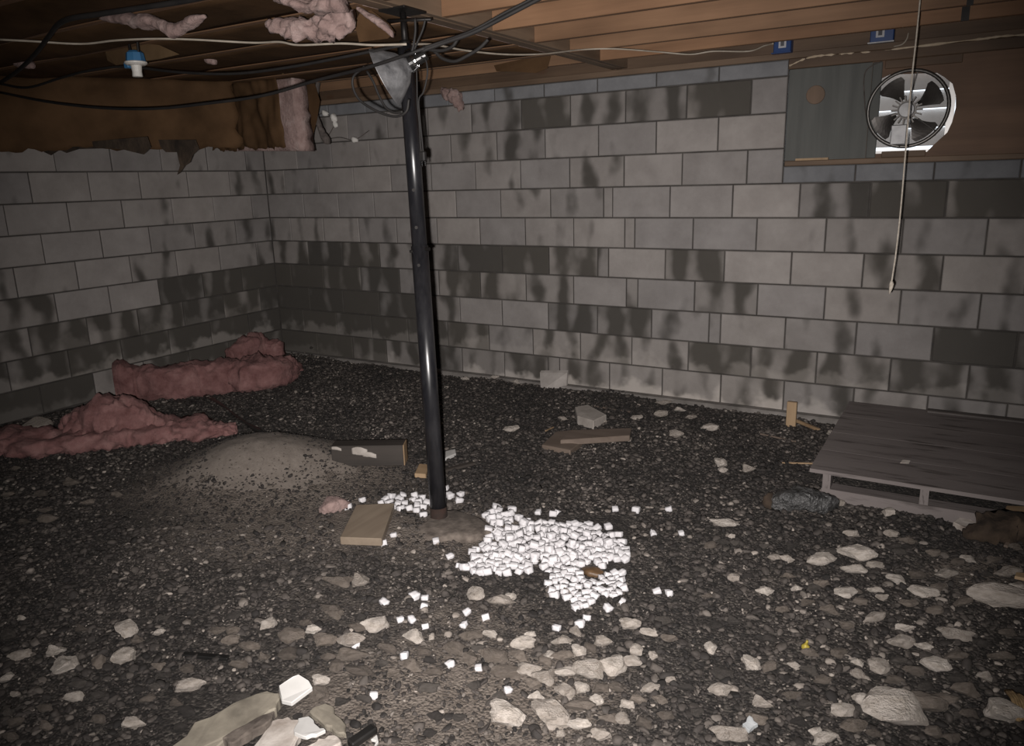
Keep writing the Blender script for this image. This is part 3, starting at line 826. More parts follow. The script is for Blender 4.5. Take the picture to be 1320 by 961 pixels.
# --- concrete pad at the foot of the post
cp = GP(588, 683)
bm = bmesh.new(); ring0, ring1, ring2 = [], [], []
for k in range(22):
    a = 2 * PI * k / 22
    r = 0.175 * (1 + 0.12 * math.sin(3 * a + 1) + 0.06 * math.sin(7 * a))
    x, y = cp[0] - 0.03 + r * math.cos(a), cp[1] + 0.02 + r * 0.8 * math.sin(a)
    ring0.append(bm.verts.new((x, y, cp[2] - 0.05))); ring1.append(bm.verts.new((x * 0.97 + cp[0] * 0.03, y * 0.97 + cp[1] * 0.03, cp[2] + 0.012)))
    ring2.append(bm.verts.new((x * 0.86 + cp[0] * 0.14, y * 0.86 + cp[1] * 0.14, cp[2] + 0.019 + 0.004 * math.sin(5 * a))))
for r0, r1 in ((ring0, ring1), (ring1, ring2)):
    for k in range(22): bm.faces.new((r0[k], r0[(k + 1) % 22], r1[(k + 1) % 22], r1[k]))
bm.faces.new(ring2); bm.faces.new(ring0[::-1])
tag(link('concrete_pad', bm_mesh('concrete_pad', bm, True), MT['pad']), 'low rough concrete pad half buried in dirt at the foot of the black post', 'concrete pad')

# --- clamp lamp on the post: dented reflector, socket, clamp, cord and plug
yp = float(along(1.9)[1])
def PP(px, py, dy=0.0): return BK(px, py, yp + dy)
apex = PP(529, 82, -0.05); rimc = PP(496, 100, -0.05)
lamp = empty('clamp_lamp', apex, 'silver cone reflector work lamp clamped to the top of the black post', 'lamp')
vd = apex - CAM; vd /= np.linalg.norm(vd)
axis = -R[:, 0] * 0.875 - R[:, 2] * 0.485
axis -= vd * (axis @ vd); axis /= np.linalg.norm(axis)
axis = Vector((axis + 0.10 * vd).tolist()).normalized(); Lc = 0.115
bm = bmesh.new()
mtx = Matrix.Translation(apex.tolist()) @ axis.to_track_quat('Z', 'Y').to_matrix().to_4x4()
prof_o = [(0.024, 0.0), (0.030, 0.012), (0.062, 0.035), (0.098, Lc * 0.72), (0.119, Lc), (0.122, Lc + 0.002)]
prof_i = [(r - 0.0025, h + 0.001) for r, h in prof_o][::-1]
n = 36; rings = []
for r, h in prof_o + prof_i: rings.append([bm.verts.new((r * math.cos(2 * PI * k / n), r * math.sin(2 * PI * k / n), h)) for k in range(n)])
for i in range(len(rings)):
    r0, r1 = rings[i], rings[(i + 1) % len(rings)]
    for k in range(n): bm.faces.new((r0[k], r0[(k + 1) % n], r1[(k + 1) % n], r1[k]))
bmesh.ops.transform(bm, matrix=mtx, verts=list(bm.verts))
child_at(link('reflector', bm_mesh('reflector', bm, True), MT['aluminium']), lamp)
bm = bmesh.new(); lathe_bm(bm, [(0.016, -0.075), (0.020, -0.070), (0.022, -0.03), (0.026, -0.028), (0.026, 0.004)], 18, mtx)
sk = child_at(link('socket', bm_mesh('socket', bm, False), MT['plastic']), lamp)
bm = bmesh.new(); lathe_bm(bm, [(0.0275, -0.026), (0.0285, -0.020), (0.0275, -0.012)], 18, mtx)
child_at(link('chrome_band', bm_mesh('chrome_band', bm, False), MT['chrome']), lamp)
bm = bmesh.new()
tube_bm(bm, spline([PP(536, 70, -0.05), PP(530, 64, -0.04), PP(523, 66, -0.03), PP(519, 72, 0.0)], 5), 0.005, 8)
tube_bm(bm, spline([PP(541, 84, -0.05), PP(533, 92, -0.045), PP(527, 90, -0.035), PP(523, 84, 0.0)], 5), 0.005, 8)
child_at(link('spring_clamp', bm_mesh('spring_clamp', bm, True), MT['chrome']), lamp)
cord = [PP(x, y, -0.055) for x, y in ((543, 74), (549, 78), (551, 95), (546, 118), (540, 128), (541, 150), (544, 180), (546, 202))]
child_at(link('lamp_cord', tube_mesh('lamp_cord', cord, 0.0036, 8), MT['rubber']), lamp)
cord2 = [PP(x, y, -0.055) for x, y in ((537, 90), (537.5, 110), (538, 135), (540.5, 160), (542, 185), (544, 203))]
child_at(link('lamp_cord', tube_mesh('lamp_cord', cord2, 0.003, 8), MT['rubber']), lamp)
pc = PP(545, 202, -0.055)
bm = bmesh.new(); bbox(bm, pc[0] - 0.014, pc[0] + 0.014, pc[1] - 0.011, pc[1] + 0.011, pc[2] - 0.018, pc[2] + 0.022, 0.005)
plug = child_at(link('plug', bm_mesh('plug', bm), MT['rubber']), lamp)
bm = bmesh.new()
for s in (-1, 1): bbox(bm, pc[0] + s * 0.008 - 0.0025, pc[0] + s * 0.008 + 0.0025, pc[1] - 0.003, pc[1] + 0.003, pc[2] - 0.036, pc[2] - 0.017)
o = link('plug_prongs', bm_mesh('plug_prongs', bm), MT['chrome']); o.parent = plug

# --- cables
def cable(name, label, cat, pts, r, m='rubber', group=None, k=6):
    return tag(link(name, tube_mesh(name, pts, r, 8, k), MT[m]), label, cat, group)
def BY(l, y, zmax=9.0):
    out = []
    for i, (a, b_) in enumerate(l):
        c = BK(a, b_, y[i] if isinstance(y, (list, tuple)) else y)
        out.append(G(a, b_, zmax) if c[2] > zmax else c)
    return out
cable('power_cable', 'black cable rising from the hanging insulation towards the ceiling near the left wall', 'cable',
      BY([(0, 107), (22, 92), (45, 70), (62, 48), (82, 27), (130, 18), (190, 9), (245, 0), (300, -12)], [-2.44, -2.46, -2.5, -2.55, -2.6, -2.65, -2.7, -2.75, -2.8], 2.09), 0.0095)
cable('power_cable', 'black cable running past the blue lampholder to the top of the post', 'cable',
      BY([(0, 108), (35, 113), (80, 100), (120, 90), (165, 86), (230, 93), (300, 95), (370, 87), (440, 74), (519, 58)], [-2.42] * 10, 2.12), 0.006)
cable('power_cable', 'black cable sagging in front of the kraft paper and across the reflector lamp', 'cable',
      BY([(0, 119), (60, 131), (130, 139), (200, 140), (270, 133), (340, 123), (410, 103), (470, 88), (520, 72), (548, 62)], [-2.40, -2.4, -2.4, -2.4, -2.4, -2.4, -2.43, -2.5, -2.52, -2.5]), 0.0065)
cable('power_cable', 'thick pair of black cables from the post top up over the pale joists', 'cable',
      BY([(543, 66), (570, 56), (610, 42), (650, 22), (700, -4), (760, -34)], [-2.5, -2.48, -2.46, -2.44, -2.42, -2.4], 2.15), 0.0075)
cable('power_cable', 'thin black cable lying along the thick pair above the joists', 'cable',
      BY([(545, 62), (572, 53), (610, 39), (648, 18), (690, -4), (740, -34)], [-2.5, -2.48, -2.46, -2.44, -2.42, -2.4], 2.15), 0.005)
cable('cable_loop', 'large black cable loop hanging left of the post below the reflector', 'cable',
      BY([(470, 86), (456, 98), (455, 112), (462, 127), (476, 138), (495, 147), (512, 150), (524, 143), (527, 128)], [-2.47] * 9), 0.005)
cable('cable_loop', 'thin black cable loop hanging behind the reflector tip', 'cable',
      BY([(473, 92), (481, 105), (488, 122), (497, 138), (508, 145), (519, 144)], [-2.38] * 6), 0.005)
cable('cable_loop', 'black cable curling under the girder just right of the post top', 'cable',
      BY([(590, 50), (583, 60), (570, 65), (555, 64), (546, 60)], [-2.35] * 5), 0.0065)
cable('cable_loop', 'black cable looping down below the joists right of the post', 'cable',
      BY([(629, 51), (618, 62), (602, 72), (586, 79), (570, 75), (560, 66), (550, 60)], [-2.3] * 7), 0.0065)
cable('light_cable', 'white cable running from the left wall to the top of the post', 'cable',
      BY([(0, 51), (40, 53), (105, 56.5), (150, 52), (200, 50), (250, 51), (325, 55), (360, 54), (385, 58), (440, 56), (480, 58), (524, 57)], [-2.5] * 5 + [-2.47, -2.45, -2.45, -2.45, -2.44, -2.44, -2.43], 2.105), 0.0045, 'whitecable')
cable('light_cable', 'thin white cable from the post across the joists to a blue box', 'cable',
      BY([(532, 57), (560, 57.5), (600, 65), (650, 70), (700, 69.5), (750, 64), (795, 63), (850, 67), (890, 70), (920, 66), (965, 66), (985, 59), (997, 56)],
         [-2.40, -2.2, -1.9, -1.6, -1.3, -0.9, -0.75, -0.6, -0.5, -0.44, -0.3, -0.15, -0.03], 2.160), 0.0042, 'whitecable')
for (l, y, lab) in (([(500, 27), (556, 25)], -2.36, 'rusty iron rod lying across the post top under the girder'),):
    cable('iron_rod', lab, 'rod', BY(l, y), 0.006, 'iron', None, 0)
cable('hanging_wire', 'short dark wire dropping beside the screw jack of the post', 'wire', BY([(535, 24), (535.5, 40), (533, 58), (531, 66)], -2.43), 0.005)
cable('hanging_wire', 'second dark wire bent between the rod and the lamp clamp', 'wire', BY([(548, 26), (545, 38), (539, 52), (534, 64)], -2.44), 0.004)

# --- blue junction box with porcelain lampholder hung from the ceiling at the left
lc = BK(175, 80, -2.55)
lh = empty('lampholder', lc, 'blue junction box with a white porcelain lampholder hanging under the ceiling', 'light fixture')
def lhp(name, prof, m, n=20):
    bm = bmesh.new(); lathe_bm(bm, [(r * 0.86, h * 0.86) for r, h in prof], n, Matrix.Translation(lc.tolist()))
    child_at(link(name, bm_mesh(name, bm), MT[m]), lh)
lhp('junction_box', [(0.048, 0.000), (0.050, 0.004), (0.044, 0.045), (0.030, 0.056)], 'bluepale', 8)
lhp('lampholder_base', [(0.045, -0.016), (0.057, -0.008), (0.057, 0.000), (0.050, 0.003)], 'porcelain', 24)
lhp('socket', [(0.022, -0.075), (0.026, -0.072), (0.024, -0.05), (0.028, -0.018), (0.040, -0.012)], 'porcelain', 20)
bm = bmesh.new()
for s in (-1, 1): tube_bm(bm, [lc + np.array([s * 0.03, 0, 0.035]), lc + np.array([s * 0.035, 0.0, 0.16])], 0.006, 8)
child_at(link('hanger_wire', bm_mesh('hanger_wire', bm), MT['iron']), lh)
bm = bmesh.new(); bbox(bm, lc[0] - 0.072, lc[0] - 0.040, lc[1] - 0.015, lc[1] + 0.015, lc[2] - 0.022, lc[2] + 0.006, 0.004)
child_at(link('mounting_tab', bm_mesh('mounting_tab', bm), MT['bluepale']), lh)

# --- two blue electrical boxes on the rim board
for (px, py, w, h, sx, lab) in ((1008.5, 60, 0.098, 0.10, 0.0, 'blue plastic electrical box with a white label at the end of the white cable'),
                                (1137, 46, 0.118, 0.10, -0.01, 'blue plastic electrical box with a white label above the exhaust fan')):
    c = BK(px, py, -0.03)
    eb = empty('electrical_box', (c[0], -0.02, c[2]), lab, 'electrical box', 'blue electrical boxes on the rim board')
    child_at(link('box_body', box_mesh('box_body', c[0] - w / 2, c[0] + w / 2, -0.035, 0.031, c[2] - 0.032, c[2] + h - 0.032, 0.004), MT['blue']), eb)
    ls = child_at(link('label_sticker', box_mesh('label_sticker', c[0] - 0.020 + sx, c[0] + 0.022 + sx, -0.0375, -0.034, c[2] - 0.008, c[2] + 0.040), MT['sticker']), eb)
    child_at(link('label_print', box_mesh('label_print', c[0] - 0.009 + sx, c[0] + 0.011 + sx, -0.0385, -0.037, c[2] + 0.002, c[2] + 0.030), MT['ink']), eb)
    child_at(link('bottom_flange', box_mesh('bottom_flange', c[0] - w / 2 - 0.008, c[0] + w / 2 + 0.004, -0.050, 0.03, c[2] - 0.037, c[2] - 0.031), MT['blue'] if px < 1100 else MT['hub']), eb)

# --- pull cord hanging in front of the fan
y = -1.10
pts = BY([(1188, -24), (1186, 0), (1181, 50), (1176, 95), (1171, 150), (1166.5, 205), (1161, 270), (1155, 325), (1151, 352), (1149, 366)], y)
pts[0][2] = 2.166
cordo = empty('pull_cord', pts[-1], 'thin pale pull cord hanging from a joist in front of the fan', 'cord')
child_at(link('cord_line', tube_mesh('cord_line', pts, 0.0032, 8), MT['rope']), cordo)
kp = BK(1148.5, 370, y)
bm = bmesh.new(); tube_bm(bm, [kp + np.array([0, 0, 0.03]), kp + np.array([0.002, 0, 0.015]), kp, kp + np.array([-0.004, 0, -0.03])], [0.004, 0.010, 0.009, 0.003], 8)
child_at(link('cord_knot', bm_mesh('cord_knot', bm, True), MT['rope']), cordo)
# sealant bead along the sill over the vent
pts = [np.array([c[0], -0.008 + random.uniform(-0.003, 0.003), c[2]]) for c in [BK(x, y_, -0.004) for x, y_ in
       ((1018, 85), (1035, 77), (1050, 73), (1068, 71), (1085, 70), (1110, 68), (1135, 66), (1165, 62), (1200, 58), (1240, 53), (1268, 50), (1290, 47), (1330, 44), (1380, 38))]]
rad = [0.0055 * random.uniform(0.4, 1.7) for _ in spline(pts, 4)]
bm = bmesh.new(); tube_bm(bm, spline(pts, 4), rad, 8)
tag(link('sealant_bead', bm_mesh('sealant_bead', bm, True), MT['foamseal']), 'lumpy cream spray-foam bead along the sill above the vent', 'sealant')
cable('light_cable', 'short white wire curling down from the rim above the fan', 'cable', [BK(x, y_, -0.02) for x, y_ in ((1171, 42), (1169, 50), (1163, 57), (1152, 60))], 0.004, 'whitecable')

# ------------------------------------------------------------------ insulation
def sheet_solid(name, fn, nu, nv, thick_fn, mat_front, mat_back):
    """curved slab: fn(u, v) -> front point; thick_fn(u, v) -> offset vector to the back"""
    V, Fc, mi = [], [], []
    for side_ in (0, 1):
        for i in range(nu + 1):
            for j in range(nv + 1):
                u, v = i / nu, j / nv
                p = np.array(fn(u, v), float)
                if side_: p = p + np.array(thick_fn(u, v))
                V.append(p)
    S = (nu + 1) * (nv + 1); id_ = lambda s, i, j: s * S + i * (nv + 1) + j
    for i in range(nu):
        for j in range(nv):
            Fc.append((id_(0, i, j), id_(0, i + 1, j), id_(0, i + 1, j + 1), id_(0, i, j + 1))); mi.append(0)
            Fc.append((id_(1, i, j), id_(1, i, j + 1), id_(1, i + 1, j + 1), id_(1, i + 1, j))); mi.append(1)
    for i in range(nu):
        for j in (0, nv):
            Fc.append((id_(0, i, j), id_(1, i, j), id_(1, i + 1, j), id_(0, i + 1, j))); mi.append(1)
    for j in range(nv):
        for i in (0, nu):
            Fc.append((id_(0, i, j), id_(0, i, j + 1), id_(1, i, j + 1), id_(1, i, j))); mi.append(1)
    me = mesh_from(name, V, Fc, True)
    me.materials.append(mat_front); me.materials.append(mat_back)
    me.polygons.foreach_set('material_index', mi)
    bm = bmesh.new(); bm.from_mesh(me); bmesh.ops.recalc_face_normals(bm, faces=bm.faces); bm.to_mesh(me); bm.free()
    return me
def nz(x, y, z, s=1.0): return mnoise.noise(Vector((x * s, y * s, z * s)))
def lump_mesh(name, pts, amp=0.03, fs=9.0, n=20, k=8, zfloor=None, flat=0.55):
    """lumpy roll along points (x, y, z, half width, half height)"""
    A = spline([np.array(p, float) for p in pts], k)
    V, Fc = [], []
    for i, p in enumerate(A):
        t = (A[min(i + 1, len(A) - 1)] - A[max(i - 1, 0)])[:3]; t /= max(np.linalg.norm(t), 1e-6)
        s = np.cross(t, [0, 0, 1.0]); ns = np.linalg.norm(s); s = s / ns if ns > 1e-3 else np.array([1.0, 0, 0])
        for q in range(n):
            a = 2 * PI * q / n
            w, h = max(p[3], 0.004), max(p[4], 0.004)
            ca, sa = math.cos(a), math.sin(a)
            ca = math.copysign(abs(ca) ** flat, ca); sa = math.copysign(abs(sa) ** flat, sa)
            P3 = p[:3] + s * ca * w + np.array([0, 0, 1.0]) * sa * h
            d = P3 - p[:3]; L_ = np.linalg.norm(d) + 1e-6
            nn = nz(*P3, fs) * amp + nz(*P3, fs * 2.7) * amp * 0.7 + nz(*P3, fs * 6) * amp * 0.4
            P3 = P3 + d / L_ * nn * min(1.0, L_ / 0.06)
            V.append(P3)
    m_ = len(A)
    for i in range(m_ - 1):
        for q in range(n): Fc.append((i * n + q, i * n + (q + 1) % n, (i + 1) * n + (q + 1) % n, (i + 1) * n + q))
    Fc.append(tuple(range(n))[::-1]); Fc.append(tuple((m_ - 1) * n + q for q in range(n)))
    me = mesh_from(name, V, Fc, True)
    bm = bmesh.new(); bm.from_mesh(me); bmesh.ops.recalc_face_normals(bm, faces=bm.faces); bm.to_mesh(me); bm.free()
    return me

# flush batts still held between the joists on the left half, kraft side down, sagging unevenly
lanes = [(JY[k], JY[k + 1]) for k in range(1, 10)]
sag = {1: 0.012, 2: 0.020, 3: 0.012, 4: 0.035, 5: 0.045, 6: 0.055, 7: 0.04, 8: 0.03, 9: 0.03}
lane_lab = {1: 'flat kraft-faced insulation batt between joists second from the back wall', 2: 'kraft-faced batt between joists just behind the white flaking corner',
            3: 'kraft-faced insulation batt between joists above the end of the hanging batt', 4: 'kraft-faced insulation batt between joists at the support post',
            5: 'sagging kraft-faced insulation batt above the blue lampholder', 6: 'sagging kraft-faced batt with torn pink fibre above the white cable',
            7: 'smooth kraft-faced batt with a pink tuft at its wall end', 8: 'kraft-faced insulation batt between joists behind the thick rising cable', 9: 'kraft-faced insulation batt between joists high over the gravel'}
for k, (ya, yb) in enumerate(lanes, 1):
    y_hi, y_lo = ya - 0.002, yb + 0.040
    sg = sag[k]
    def fn(u, v, sg=sg, y_hi=y_hi, y_lo=y_lo, k=k):
        x = 0.04 + u * 3.235; y_ = y_lo + v * (y_hi - y_lo)
        b_ = math.sin(PI * v) * min(1.0, (1 - u) * 9)
        z = JZ0 + 0.004 - b_ * (sg * (0.6 + 0.8 * nz(x, k * 3.1, 0, 0.9)) ) + 0.006 * nz(x, y_, k, 6.0) * b_
        return (x, y_, z)
    me = sheet_solid('insulation_batt', fn, 40, 6, lambda u, v: (0, 0, 0.14), MT['kraft'], MT['pink_dust'])
    tag(link('insulation_batt', me), lane_lab[k], 'insulation', 'kraft-faced batts between the joists')

# fallen batts hanging down from the joists in front of the left wall
def hang(label, p_l, p_r, z_top, drop_l, drop_r, lean, pinkthick=0.13, m='kraft', overhang=0.0, ragged=0.03):
    """batt hanging as a wavy curtain from p_l to p_r (plan points)"""
    p_l, p_r = np.array(p_l), np.array(p_r)
    root = empty('hanging_batt', ((p_l[0] + p_r[0]) / 2, (p_l[1] + p_r[1]) / 2, z_top), label, 'insulation', 'fallen batts hanging by the left wall')
    d_ = (p_r - p_l) / np.linalg.norm(p_r - p_l); nrm = np.array([d_[1], -d_[0]])      # towards the room
    nu = 54
    def fn(u, v):
        q = p_l + u * (p_r - p_l)
        d = drop_l + (drop_r - drop_l) * u
        w = nz(u * 5, p_l[1], v * 1.2, 1.0) * 0.035 + nz(u * 14, 3, v * 2.2, 1.0) * 0.016 + nz(u * 9 + v * 5, 7, v, 1.0) * 0.012 - lean * v
        q = q + nrm * w
        end = 0.05 * nz(v * 5, 2, 8, 1.0) * (u ** 8) if not overhang else 0.0
        return (q[0] + d_[0] * end, q[1] + d_[1] * end, z_top - d * v + ((ragged * nz(u * 9, 5, 0, 1.0) + 0.6 * ragged * nz(u * 31, 9, 0, 1.0)) if v > 0.95 else 0))
    me = sheet_solid('kraft_facing', fn, nu, 14, lambda u, v: (-nrm[0] * 0.0015, -nrm[1] * 0.0015, 0), MT[m], MT[m])
    child_at(link('kraft_facing', me), root)
    if overhang:
        def fn2(u, v):
            q = p_l + d_ * 0.01 + u * (p_r - p_l + d_ * overhang) + nrm * (-0.052 - lean * v + nz(u * 5, p_l[1], v * 1.2, 1.0) * 0.02 + nz(u * 30, v * 7, 3, 1.0) * 0.008)
            d = (drop_l + (drop_r - drop_l) * u) + 0.028 * u
            return (q[0] + 0.012 * nz(v * 9, 1, 2, 1.0) * u, q[1], z_top - d * v)
        me = sheet_solid('pink_fibre', fn2, 30, 12, lambda u, v: (-nrm[0] * pinkthick, -nrm[1] * pinkthick, 0), MT['pink_dust'], MT['pink_dust'])
        child_at(link('pink_fibre', me), root)
    return root
hang('dark kraft batt hanging down with a pink fibre edge at its free end', (0.75, -1.16), (1.46, -1.16), 2.165, 0.42, 0.425, 0.03, 0.12, 'kraft', 0.085)
hang('long dark kraft sheet hanging in front of the left wall behind the lampholder', (0.16, -2.78), (1.16, -1.24), 2.165, 0.43, 0.415, 0.0)
def strip_sheet(name, label, cat, pxs, y_, mat_, thick=0.004, group=None):
    """torn paper flap: polygon of pixels on the plane y = y_ given a little thickness"""
    top = [BK(a, b_, y_) for a, b_ in pxs]
    bm = bmesh.new()
    a = [bm.verts.new(p + np.array([0, 0.012 * nz(p[0], p[2], 1, 12.0), 0])) for p in top]
    f = bm.faces.new(a)
    ext = bmesh.ops.extrude_face_region(bm, geom=[f])
    bmesh.ops.translate(bm, vec=(0, thick, 0), verts=[g for g in ext['geom'] if isinstance(g, bmesh.types.BMVert)])
    bmesh.ops.recalc_face_normals(bm, faces=bm.faces)
    return tag(link(name, bm_mesh(name, bm), MT[mat_]), label, cat, group)
strip_sheet('torn_paper', 'tattered dark paper scrap dangling over the left wall below the batts', 'paper scrap',
            [(204, 180), (252, 180), (256, 192), (249, 200), (243, 210), (238, 214), (231, 223), (228, 225), (233, 213), (229, 203), (227, 196), (214, 196), (207, 190)], -1.66, 'rag')
strip_sheet('torn_paper', 'dark brown paper scrap hanging behind the pink end of the fallen batt', 'paper scrap',
            [(378, 104), (405, 108), (412, 130), (408, 155), (402, 178), (394, 191), (372, 191), (374, 150)], -0.95, 'kraft')
strip_sheet('torn_paper', 'small curled paper scraps along the lower edge of the hanging batts', 'paper scrap',
            [(50, 188), (190, 176), (194, 190), (186, 199), (172, 196), (160, 193), (140, 191), (100, 192), (86, 197), (76, 193), (66, 200), (56, 196)], -1.98, 'rag')
# pink tufts and torn facings
def tuft(label, l, y_=None, z=None, amp=0.03, m='pink_dust', name='insulation_tuft'):
    pts = []
    for (a, b_, w, h) in l:
        c = BK(a, b_, y_) if y_ is not None else G(a, b_, z)
        s = depth(c) / F
        pts.append((*c, w * s, h * s))
    return tag(link(name, lump_mesh(name, pts, amp * 1.7, 13.0, 30, 10, flat=0.9), MT[m]), label, 'insulation', 'pink fibre tufts under the ceiling')
tuft('pink fibre tuft sticking out by the left wall above the white cable', [(-30, 24, 10, 9), (0, 27, 22, 12), (18, 30, 15, 10), (28, 32, 6, 6)], -3.02, amp=0.02)
tuft('long torn pink fibre strip exposed above the blue lampholder', [(126, 22, 3, 2), (150, 24, 10, 6), (175, 27, 12, 9), (200, 29, 10, 7), (224, 38, 7, 8), (245, 29, 8, 6), (264, 21, 3, 2)], -2.88, amp=0.014)
tuft('large ragged pink fibre tuft hanging left of the post top', [(350, 36, 6, 6), (375, 38, 14, 10), (402, 38, 16, 12), (430, 32, 16, 14), (455, 26, 8, 12)], -2.55, amp=0.03)
tuft('pink fibre tuft at the top edge left of the post', [(344, -4, 8, 4), (375, 2, 16, 7), (405, 8, 14, 9), (440, 4, 14, 8)], -2.66, amp=0.025)
tuft('strip of pale fibre along the girder left of the post plate', [(462, 11, 4, 3), (478, 22, 7, 4), (494, 33, 7, 5), (506, 44, 4, 5)], -2.38, amp=0.012)
tuft('small grey fibre scrap under the joists behind the hanging batts', [(262, 72, 4, 4), (270, 76, 7, 7), (277, 79, 4, 4)], -1.9, amp=0.012)
tuft('small pink fibre scrap near the left wall under the cable', [(16, 74, 4, 3), (24, 80, 9, 6), (34, 82, 9, 6), (42, 85, 3, 3)], -2.5, amp=0.012)
tuft('pinkish fibre scrap stuck over the wall top right of the post', [(570, 118, 4, 5), (580, 122, 9, 8), (592, 130, 7, 10), (597, 139, 3, 3)], -0.03, amp=0.02)
tuft('dusty fibre strand dangling beside the white flakes in the corner', [(412, 96, 2, 3), (408, 118, 4, 6), (405, 136, 3, 9), (410, 158, 3, 9), (417, 174, 4, 8), (424, 182, 3, 4)], -0.80, amp=0.012, m='root')
# torn kraft flaps
strip_sheet('paper_flap', 'pale torn kraft flap hanging behind the blue lampholder', 'paper scrap', [(135, 56), (165, 54), (205, 58), (232, 70), (205, 76), (150, 84), (138, 78), (136, 66), (110, 60)], -2.40, 'kraft_light')
strip_sheet('paper_flap', 'narrow kraft strip hanging beside the pink end of the fallen batt', 'paper scrap', [(362, 60), (368, 60), (367.5, 92), (364, 96), (362.5, 92)], -1.30, 'kraft_light')
strip_sheet('paper_flap', 'brown torn paper flap on the rim board right of the post', 'paper scrap', [(636, 84), (700, 70), (710, 72), (706, 88), (690, 94), (660, 92), (640, 92)], -0.42, 'kraft')
strip_sheet('paper_flap', 'brown torn kraft sheet bulging left of the post below the white cable', 'paper scrap', [(470, 6), (500, 30), (508, 42), (500, 50), (462, 54), (458, 30)], -2.30, 'kraft')
# white flakes in the far corner
for i, (a, b_, w, h) in enumerate(((404, 146, 5, 4), (419, 146, 5, 4), (430, 152, 5, 6), (432, 160, 4, 5), (419, 179, 4, 3), (457, 180, 5, 4))):
    c = BK(a, b_, -0.10); s = depth(c) / F
    me = lump_mesh('white_flake', [(c[0] - w * s, c[1], c[2] + 0.2 * h * s, 0.3 * w * s, 0.4 * h * s), (c[0], c[1], c[2], 0.9 * w * s, 0.9 * h * s), (c[0] + w * s, c[1], c[2] - 0.3 * h * s, 0.3 * w * s, 0.4 * h * s)], 0.012, 40.0, 10, 4)
    tag(link('white_flake', me, MT['whitebit']), 'small white flake caught on dusty strands in the far corner', 'flake', 'white flakes in the far corner')
pts = [BK(a, b_, y_) for a, b_, y_ in ((396, 118, -0.01), (404, 146, -0.1), (419, 146, -0.1), (430, 153, -0.1), (431, 160, -0.1), (425, 172, -0.1), (420, 179, -0.1), (438, 177, -0.1), (457, 180, -0.1), (476, 168, -0.005))]
tag(link('cobweb_strand', tube_mesh('cobweb_strand', pts, 0.0035, 6), MT['root']), 'dusty cobweb strand linking the white flakes', 'cobweb')
# ================================================================== THINGS ON THE GROUND
# --- sand mound
def mound_mesh():
    nr, na = 26, 56
    V, Fc = [(MOUND[0], MOUND[1], gz(*MOUND) + 0.006)], []
    for i in range(1, nr + 1):
        for k in range(na):
            a = 2 * PI * k / na; t = i / nr
            u, v = 0.80 * t * math.cos(a) * (1 + 0.08 * math.sin(3 * a)), 0.60 * t * math.sin(a) * (1 + 0.08 * math.cos(2 * a))
            x, y = MOUND[0] + 0.87 * u - 0.5 * v, MOUND[1] + 0.5 * u + 0.87 * v
            z = gz(x, y) + 0.008 - 0.022 * t ** 3 + 0.006 * nz(x, y, 0, 14.0) + 0.003 * nz(x, y, 3, 40.0)
            V.append((x, y, z))
    for k in range(na): Fc.append((0, 1 + k, 1 + (k + 1) % na))
    for i in range(nr - 1):
        for k in range(na):
            a, b_ = 1 + i * na + k, 1 + i * na + (k + 1) % na
            Fc.append((a, a + na, b_ + na, b_))
    return mesh_from('sand_mound', V, Fc, True)
tag(link('sand_mound', mound_mesh(), MT['sand']), 'low mound of grey-brown sand sprinkled with dark pebbles', 'sand mound')

# --- pink insulation on the ground
def gl(l):   # (px, py on the ground, half width m, half height m)
    out = []
    for (a, b_, w, h) in l:
        c = GP(a, b_); out.append((c[0], c[1], c[2] + h * 0.92, w, h))
    return out
ib = empty('fallen_insulation', GP(240, 505), 'long pink insulation roll lying against the foot of the left wall', 'insulation', 'pink insulation on the ground')
rl = gl([(126, 512, 0.08, 0.145), (150, 514, 0.12, 0.160), (185, 514, 0.11, 0.130), (225, 512, 0.12, 0.125), (262, 507, 0.12, 0.125), (300, 502, 0.13, 0.12), (318, 500, 0.10, 0.10)])
rl = [(max(p[0], p[3] + 0.055), *p[1:]) for p in rl]
child_at(link('fibre_roll', lump_mesh('fibre_roll', rl, 0.030, 9.0, 40, 14), MT['pink']), ib)
fo = gl([(292, 500, 0.10, 0.10), (320, 500, 0.18, 0.125), (345, 497, 0.19, 0.12), (368, 486, 0.12, 0.08), (384, 478, 0.05, 0.04)])
child_at(link('crumpled_end', lump_mesh('crumpled_end', fo, 0.045, 9.0, 40, 14, flat=0.75), MT['pink']), ib)
uf = gl([(290, 478, 0.05, 0.09), (312, 468, 0.09, 0.13), (330, 466, 0.08, 0.12), (352, 465, 0.06, 0.085), (366, 464, 0.05, 0.07)])
uf = [(max(p[0], 0.16), p[1], p[2] + 0.02, p[3], p[4]) for p in uf]
child_at(link('back_fold', lump_mesh('back_fold', uf, 0.035, 10.0, 32, 12), MT['pink']), ib)
ih = empty('fallen_insulation', GP(150, 575), 'flattened pink insulation heap on the gravel with a high hump', 'insulation', 'pink insulation on the ground')
hp = gl([(-70, 598, 0.16, 0.045), (0, 580, 0.18, 0.060), (70, 580, 0.18, 0.060), (130, 574, 0.15, 0.06), (180, 568, 0.15, 0.065), (235, 563, 0.14, 0.060), (280, 562, 0.10, 0.045), (305, 557, 0.05, 0.03)])
child_at(link('flat_fibre', lump_mesh('flat_fibre', hp, 0.055, 9.0, 40, 14, flat=0.8), MT['pink']), ih)
hp = gl([(84, 570, 0.06, 0.06), (112, 570, 0.13, 0.115), (146, 568, 0.15, 0.150), (180, 566, 0.13, 0.140), (208, 564, 0.09, 0.08), (226, 563, 0.04, 0.04)])
child_at(link('hump', lump_mesh('hump', hp, 0.05, 8.5, 40, 14, flat=0.85), MT['pink']), ih)

